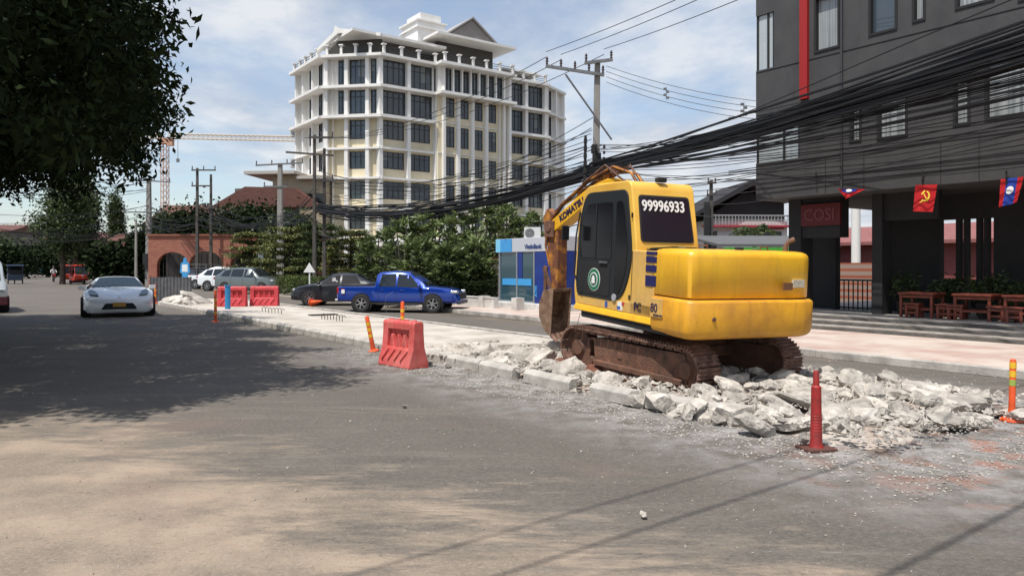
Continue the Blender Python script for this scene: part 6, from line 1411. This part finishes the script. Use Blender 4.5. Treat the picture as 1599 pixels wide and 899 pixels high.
# cone by the sedan, yellow post
for px, py, lb in ((469, 455, 'small red traffic cone on the ground left of the triangle sign'), (487, 478, 'orange red cone lying beside the dark hatchback nose')):
    p = G(px, py); m = MB(); m.lathe([(.0, 0), (.2, 0), (.2, .04), (.13, .04), (.03, .6), (0, .6)], (0, 0, 0), seg=16); o = m.build('traffic_cone', orp, smooth=40); o.location = (p.x, p.y, .012); tag(o, lb, 'traffic cone')
    if px == 487: o.rotation_euler = (R(80), 0, 1.1); o.location.z = .14
# corrugated sheets at the median tip
sh = mat('sheet_metal', (.22, .22, .23), .5, .5, var=.4, vscale=4)
p = G(262, 473); e = thing('site_fence', 'grey corrugated sheet metal fence panel at the tip of the median', 'fence', (p.x, p.y+.3, .012), R(4))
m = MB(); n = 60; vs = []
for i in range(n+1):
    x = -.95+1.9*i/n; y = .03*math.sin(i*1.25); vs += [(x, y, .05), (x, y, 1.22), (x, y+.006, 1.22), (x, y+.006, .05)]
m.add(vs, [(4*i+a, 4*i+b, 4*i+4+b, 4*i+4+a) for i in range(n) for a, b in ((0, 1), (1, 2), (2, 3), (3, 0))]); m.build('sheet', sh, e, fix=True)
m = MB()
for x in (-.95, 0, .95): m.box((x, .05, .62), (.05, .05, 1.25))
m.build('post', steel, e)
# road signs
p = G(408, 456); e = thing('road_sign', 'small pale road sign on a thin pole behind the silver crossover', 'road sign', (p.x, p.y, 0)); m = MB(); m.cyl((0, 0, 0), (0, 0, 2.6), .035, seg=8); m.build('pole', steel, e); m = MB(); m.box((0, -.05, 2.35), (.35, .03, .6)); m.build('plate', mat('sign_pale', (.45, .50, .56), .4), e, bevel=.05)
p = G(484, 470); e = thing('road_sign', 'white triangular sign on a white post left of the dark hatchback', 'road sign', (p.x, p.y, 0)); m = MB(); m.cyl((0, 0, 0), (0, 0, 1.6), .04, seg=8); m.build('pole', white, e); m = MB(); m.prism([(-.30, 1.45), (.30, 1.45), (.0, 1.95)], -.06, -.03, 'y'); m.build('plate', white, e)
p = G(295, 452); e = thing('water_dispenser_sign', 'blue and white figure shaped sign board by the loaded utility pickup', 'sign', (p.x, p.y-.6, 0)); m = MB(); m.prism(rpoly([(-.25, 0), (.25, 0), (.2, 1.2), (.38, 1.3), (.30, 2.0), (.12, 2.1), (.1, 2.4), (-.1, 2.4), (-.12, 2.1), (-.30, 2.0), (-.38, 1.3), (-.2, 1.2)], .06), -.04, .04, 'y'); m.prism(rpoly([(-.22, 1.35), (.22, 1.35), (.2, 1.9), (-.2, 1.9)], .04), -.05, -.041, 'y', 1); m.build('board', [lbl, white], e)
p = G(340, 444); e = thing('billboard', 'dark banner board with pale frame above the parked crossovers', 'sign', (p.x, p.y+2, 0), R(-3))
m = MB()
for x in (-1.5, 1.5): m.box((x, 0, 1.2), (.08, .08, 2.4))
m.build('post', steel, e); m = MB(); m.box((0, -.06, 2.05), (3.6, .05, .95)); m.build('frame', white, e); m = MB(); m.box((0, -.10, 2.05), (3.45, .03, .82)); m.build('board', mat('board_navy', (.02, .03, .07), .5, var=.5, vscale=3), e)
# ================================================================ RUBBLE
protos = []
def rockmesh(seed, dims, sub=2, rough=.05, cut=True):
    rg = random.Random(seed); bm = bmesh.new()
    for _ in range(34):
        v = Vector([rg.gauss(0, 1) for _ in range(3)]); k = (abs(v.x)**5+abs(v.y)**5+abs(v.z)**7)**(1/5.5); v = v/k*rg.uniform(.93, 1.0); bm.verts.new((v.x*dims[0]/2, v.y*dims[1]/2, v.z*dims[2]/2))
    r_ = bmesh.ops.convex_hull(bm, input=bm.verts); bmesh.ops.delete(bm, geom=[x for x in r_['geom_interior'] if isinstance(x, bmesh.types.BMVert)], context='VERTS')
    # one or two clean break planes
    for _ in range(rg.choice((2, 3, 4))):
        n_ = Vector([rg.gauss(0, 1) for _ in range(3)]).normalized(); e_ = sum(abs(n_[i])*dims[i]/2 for i in range(3))
        bmesh.ops.bisect_plane(bm, geom=bm.verts[:]+bm.edges[:]+bm.faces[:], plane_co=n_*e_*rg.uniform(.50, .68), plane_no=n_, clear_outer=True); bmesh.ops.contextual_create(bm, geom=[q for q in bm.edges if q.is_boundary])
    bmesh.ops.triangulate(bm, faces=bm.faces); bmesh.ops.subdivide_edges(bm, edges=bm.edges, cuts=2, use_grid_fill=True)
    bmesh.ops.triangulate(bm, faces=bm.faces)
    if sub > 1: bmesh.ops.subdivide_edges(bm, edges=bm.edges, cuts=1, use_grid_fill=True); bmesh.ops.triangulate(bm, faces=bm.faces)
    for v in bm.verts:
        q = v.co*5+Vector((seed*3.1, 0, 0)); d = (noise.noise(q)*rough+noise.noise(q*3)*rough*.5+noise.noise(q*8)*rough*.3)*(.25 if v.co.z > dims[2]*.36 else .62)
        v.co += v.co.normalized()*d
    bmesh.ops.recalc_face_normals(bm, faces=bm.faces)
    me = bpy.data.meshes.new('rock'); bm.to_mesh(me); bm.free(); me.materials.append(rockm); me.polygons.foreach_set('use_smooth', [True]*len(me.polygons)); me.set_sharp_from_angle(angle=R(28)); return me
bigp = [rockmesh(i, d) for i, d in enumerate(((.55, .42, .20), (.48, .40, .25), (.62, .36, .16), (.45, .45, .21), (.52, .30, .24), (.72, .50, .14), (.60, .44, .13), (.50, .34, .17)))]
smp = [rockmesh(20+i, d, 1, .03) for i, d in enumerate(((.26, .20, .15), (.22, .22, .16), (.30, .18, .11), (.2, .16, .14), (.28, .24, .09)))]
rr = random.Random(42); cos_, sin_ = math.cos(EXA), math.sin(EXA)
def in_track(s, n, pad=.0):
    p = SN(s, n); dx, dy = p.x-XC[0], p.y-XC[1]; lx = dx*cos_+dy*sin_; ly = -dx*sin_+dy*cos_
    return any(abs(lx-c) < .30+pad and abs(ly) < 1.55+pad for c in (-.93, .93))
placed = []
def rock(s, n, sc, z=None, group='broken concrete chunks', label=None, proto=None, tilt=.30, zadd=0):
    me = proto or rr.choice(bigp if sc > .55 else smp); k = sc if sc > .55 else sc*1.9
    o = bpy.data.objects.new('concrete_chunk', me); C.objects.link(o); p = SN(s, n)
    hz = max(v.co.z for v in me.vertices)*k
    o.location = (p.x, p.y, (.02+hz*.8 if z is None else z)+zadd); o.scale = (k*rr.uniform(.85, 1.15), k*rr.uniform(.85, 1.15), k*rr.uniform(.85, 1.2)); o.rotation_euler = (rr.gauss(0, tilt), rr.gauss(0, tilt), rr.uniform(0, 6.28))
    tag(o, label or 'rough pale chunk of broken concrete in the rubble around the excavator', 'rubble', group); return o
# hand-placed large pieces
for (px, py, sc, lb) in ((752, 560, .85, 'large rounded chunk at the left start of the rubble, near the red barrier'), (845, 570, .95, 'large block just left of the digger bucket'), (847, 586, .7, 'pale pitted chunk below the large block by the bucket'), (790, 562, .8, None), (812, 566, .75, None), (885, 588, .8, 'slab tipped on its edge beside the front of the track'), (905, 583, .7, None),
        (1035, 632, .95, 'long pale kerb like block below the rear of the track'), (1072, 640, .8, 'grey angular block right of the long kerb like block'), (1105, 640, .85, None), (1142, 650, 1.0, None), (1205, 655, .8, 'wedge of concrete standing upright left of the battered post'), (948, 600, .7, None), (975, 608, .65, None), (1010, 622, .8, None), (1180, 668, .8, None), (1240, 655, .7, None),
        (1300, 650, .8, None), (1345, 655, .9, None), (1385, 640, .95, 'biggest rounded chunk right of the battered post'), (1420, 655, .8, None), (1455, 650, .75, None), (1490, 640, .85, 'flat slab tilted up near the right end of the rubble'), (1500, 655, .7, None), (1530, 655, .6, 'rightmost small chunk at the end of the rubble'), (1480, 628, .8, None), (1400, 620, .9, None), (1350, 618, .8, None), (1310, 612, .75, None)):
    p = G(px, py, .08); s_ = -.588*p.x+.809*p.y; n_ = .809*p.x+.588*p.y
    if in_track(s_, n_, .05): continue
    placed.append((s_, n_)); rock(s_, n_, sc*(1.35 if px < 960 else 1.0), label=lb, tilt=.3, zadd=.05 if px < 960 else 0)
cnt = 0; tries = 0
while cnt < 262 and tries < 20000:
    tries += 1; reg = rr.random()
    if reg < .60: s_ = rr.uniform(3.2, 7.2); n_ = rr.uniform(6.4, 10.7)
    elif reg < .88: s_ = rr.uniform(7.0, 13.4); n_ = 6.95+abs(rr.gauss(0, .75))
    else: s_ = rr.uniform(7, 13); n_ = rr.uniform(8, 10.4)
    lo = 6.4 if s_ < 6.5 else 6.92; hi = 10.7 if s_ < 9 else 10.3
    if s_ < 4.4: lo = 6.9+(4.4-s_)*1.7; hi = 10.4-(4.4-s_)*.8
    if not (lo < n_ < hi) or in_track(s_, n_, .16): continue
    pos = SN(s_, n_); under = abs(pos.x-XC[0]) < .9 and abs(pos.y-XC[1]) < .9
    sc = abs(rr.gauss(.46, .22))+.16
    if under: sc = min(sc, .45)
    if sc > .55 and any((a-s_)**2+(b-n_)**2 < .07 for a, b in placed): sc *= .55
    if sc > .55: placed.append((s_, n_))
    edge_ = min(n_-lo, hi-n_, s_-3.2, 13.4-s_); heap = .15*max(0, min(1, edge_/1.0)) if s_ < 7.0 else .06*max(0, min(1, edge_/.6))
    rock(s_, n_, min(sc, .85), zadd=heap*rr.random()**.8); cnt += 1
# grit and small fragments: uncountable
rg = np.random.default_rng(77); mb = MB(); tet = [(0, 1, 2), (0, 2, 3), (0, 3, 1), (1, 3, 2)]
tetb = np.array([[1, 0, -.35], [-.5, .87, -.35], [-.5, -.87, -.35], [0, 0, .9]])
for i in range(13000):
    s_ = rg.uniform(2.6, 14.6); n_ = rg.normal(8.2, 1.75) if rg.random() < .72 else (6.4+abs(rg.normal(0, .35))*(-1 if rg.random() < .6 else 1) if rg.random() < .7 else 10.6+rg.normal(0, .25))
    r_ = abs(rg.normal(0, .022))+.008
    if rg.random() < .22: r_ = min(r_*2.2, .055)
    if not 6.7 < n_ < 10.7: r_ = min(r_*.6, .016)
    if n_ < 5.6: r_ *= .5
    if s_ < 3.4: r_ = min(r_, .014)
    if s_ > 12: r_ *= .8
    inside_ = 6.75 < n_ < 10.7 and 3.2 < s_ < 12.6; p = SN(s_, n_, .012+(.09+.05*rg.random() if inside_ else 0)+r_*.2)
    a = tetb+rg.normal(size=(4, 3))*.28; a[:, 2] *= .6; a = a @ np.array(RZ(rg.uniform(0, 6.28)).to_3x3()); mb.add([p+Vector(q*r_) for q in a], tet)
o = mb.build('rubble_grit', rockm); tag(o, 'small grit and fragments of concrete scattered round the broken median', 'gravel', kind='stuff')
mb = MB()
for i in range(900):
    x = rg.uniform(-7, 9); y = rg.uniform(3.2, 11); r_ = abs(rg.normal(0, .007))+.003; p = Vector((x, y, .009+r_*.3)); a = rg.normal(size=(4, 3)); a /= np.linalg.norm(a, axis=1)[:, None]; mb.add([p+Vector(q*r_) for q in a], tet)
o = mb.build('road_pebbles', mat('pebble', (.34, .31, .27), .9)); tag(o, 'tiny loose pebbles scattered over the near asphalt', 'gravel', kind='stuff')
# single stones that stand apart
for px, py, sc, lb in ((1256, 699, .34, 'small rounded stone weighing down the base of the battered post'), (1576, 655, .30, 'pale flat stone at the foot of the right orange post'), (1005, 811, .13, 'small pale pebble lying alone on the near asphalt'), (632, 638, .14, 'flat white fragment on the asphalt below the large barrier'), (670, 571, .3, 'loose chunk just right of the large red barrier'), (700, 575, .34, 'jagged chunk between the large barrier and the first kerb stone')):
    p = G(px, py); s_ = -.588*p.x+.809*p.y; n_ = .809*p.x+.588*p.y; rock(s_, n_, sc, None, None, lb, zadd=.035 if px == 1256 else 0)
# slabs by the median tip
for px, py, sc, lb in ((268, 471, .9, 'left pale slab of concrete piled at the tip of the median'), (282, 474, 1.0, 'middle pale slab of concrete piled at the tip of the median'), (302, 468, 1.15, 'big tilted slab on top of the pile at the tip of the median'), (318, 474, .8, 'right pale slab of concrete piled at the tip of the median'), (294, 476, .6, 'small chunk in front of the slab pile at the median tip')):
    p = G(px, py, .15); s_ = -.588*p.x+.809*p.y; n_ = .809*p.x+.588*p.y; o = rock(s_, n_, sc*1.5, .15+.12*sc, 'slabs piled at the median tip', lb, bigp[5 if sc > .7 else 0])
# cut reinforcement sticking out of the screed
rb_ = mat('rebar', (.06, .045, .035), .8)
for (px0, px1, py, cnt_, lb) in ((410, 440, 487, 7, 'row of short bent reinforcing bars sticking out of the median, left'), (503, 535, 498, 8, 'row of short bent reinforcing bars sticking out of the median, right')):
    m = MB(); 
    for k in range(cnt_):
        q = G(px0+(px1-px0)*k/(cnt_-1), py+rnd.uniform(-1, 1)+k*.5, .15); m.tube([q-Vector((0, 0, .03)), q+Vector((0, 0, .13)), q+Vector((.05, .02, .18)), q+Vector((.10, .03, .12))], .012, 5)
    o = m.build('reinforcing_bars', rb_, smooth=60); tag(o, lb, 'rebar'); o['kind'] = 'stuff'
p = G(505, 492, .15); m = MB(); m.box((p.x, p.y, .17), (.9, .35, .03), rot=RZ(.6)); o = m.build('dark_plank', blackm, bevel=.004); tag(o, 'dark plank lying across the screed of the median', 'plank')
for (px, py, lb) in ((905, 535, 'thin bent wire sprouting from the rubble left of the bucket'), (604, 488, 'thin bent wire loop sticking up behind the leaning post')):
    p = G(px, py, .12); m = MB(); m.tube([p, p+Vector((-.05, 0, .35)), p+Vector((.02, .02, .62)), p+Vector((.22, .04, .72))], .007, 5); o = m.build('bent_wire', steel, smooth=60); tag(o, lb, 'wire')
# red clay mound under the track nose
rg = np.random.default_rng(5); m = MB()
for (px, py, r_) in ((880, 575, .35), (905, 580, .30), (930, 585, .3)):
    p = G(px, py, .05); n = 12; vs = []; 
    for i in range(n):
        for j in range(6):
            a_ = 2*math.pi*i/n; k = j/5; rr_ = r_*k*(1+.3*noise.noise(Vector((i*.9, j, r_*9)))); vs.append((p.x+math.cos(a_)*rr_, p.y+math.sin(a_)*rr_, .10+.12*(1-k*k)+.03*noise.noise(Vector((i, j*1.3, 4)))))
    m.add(vs, [(i*6+j, ((i+1) % n)*6+j, ((i+1) % n)*6+j+1, i*6+j+1) for i in range(n) for j in range(5)])
o = m.build('red_clay', mat('red_clay', (.22, .085, .05), .95, var=.5, vscale=8, bump=.8)); tag(o, 'reddish clay heaped under the nose of the left track', 'soil', kind='stuff')
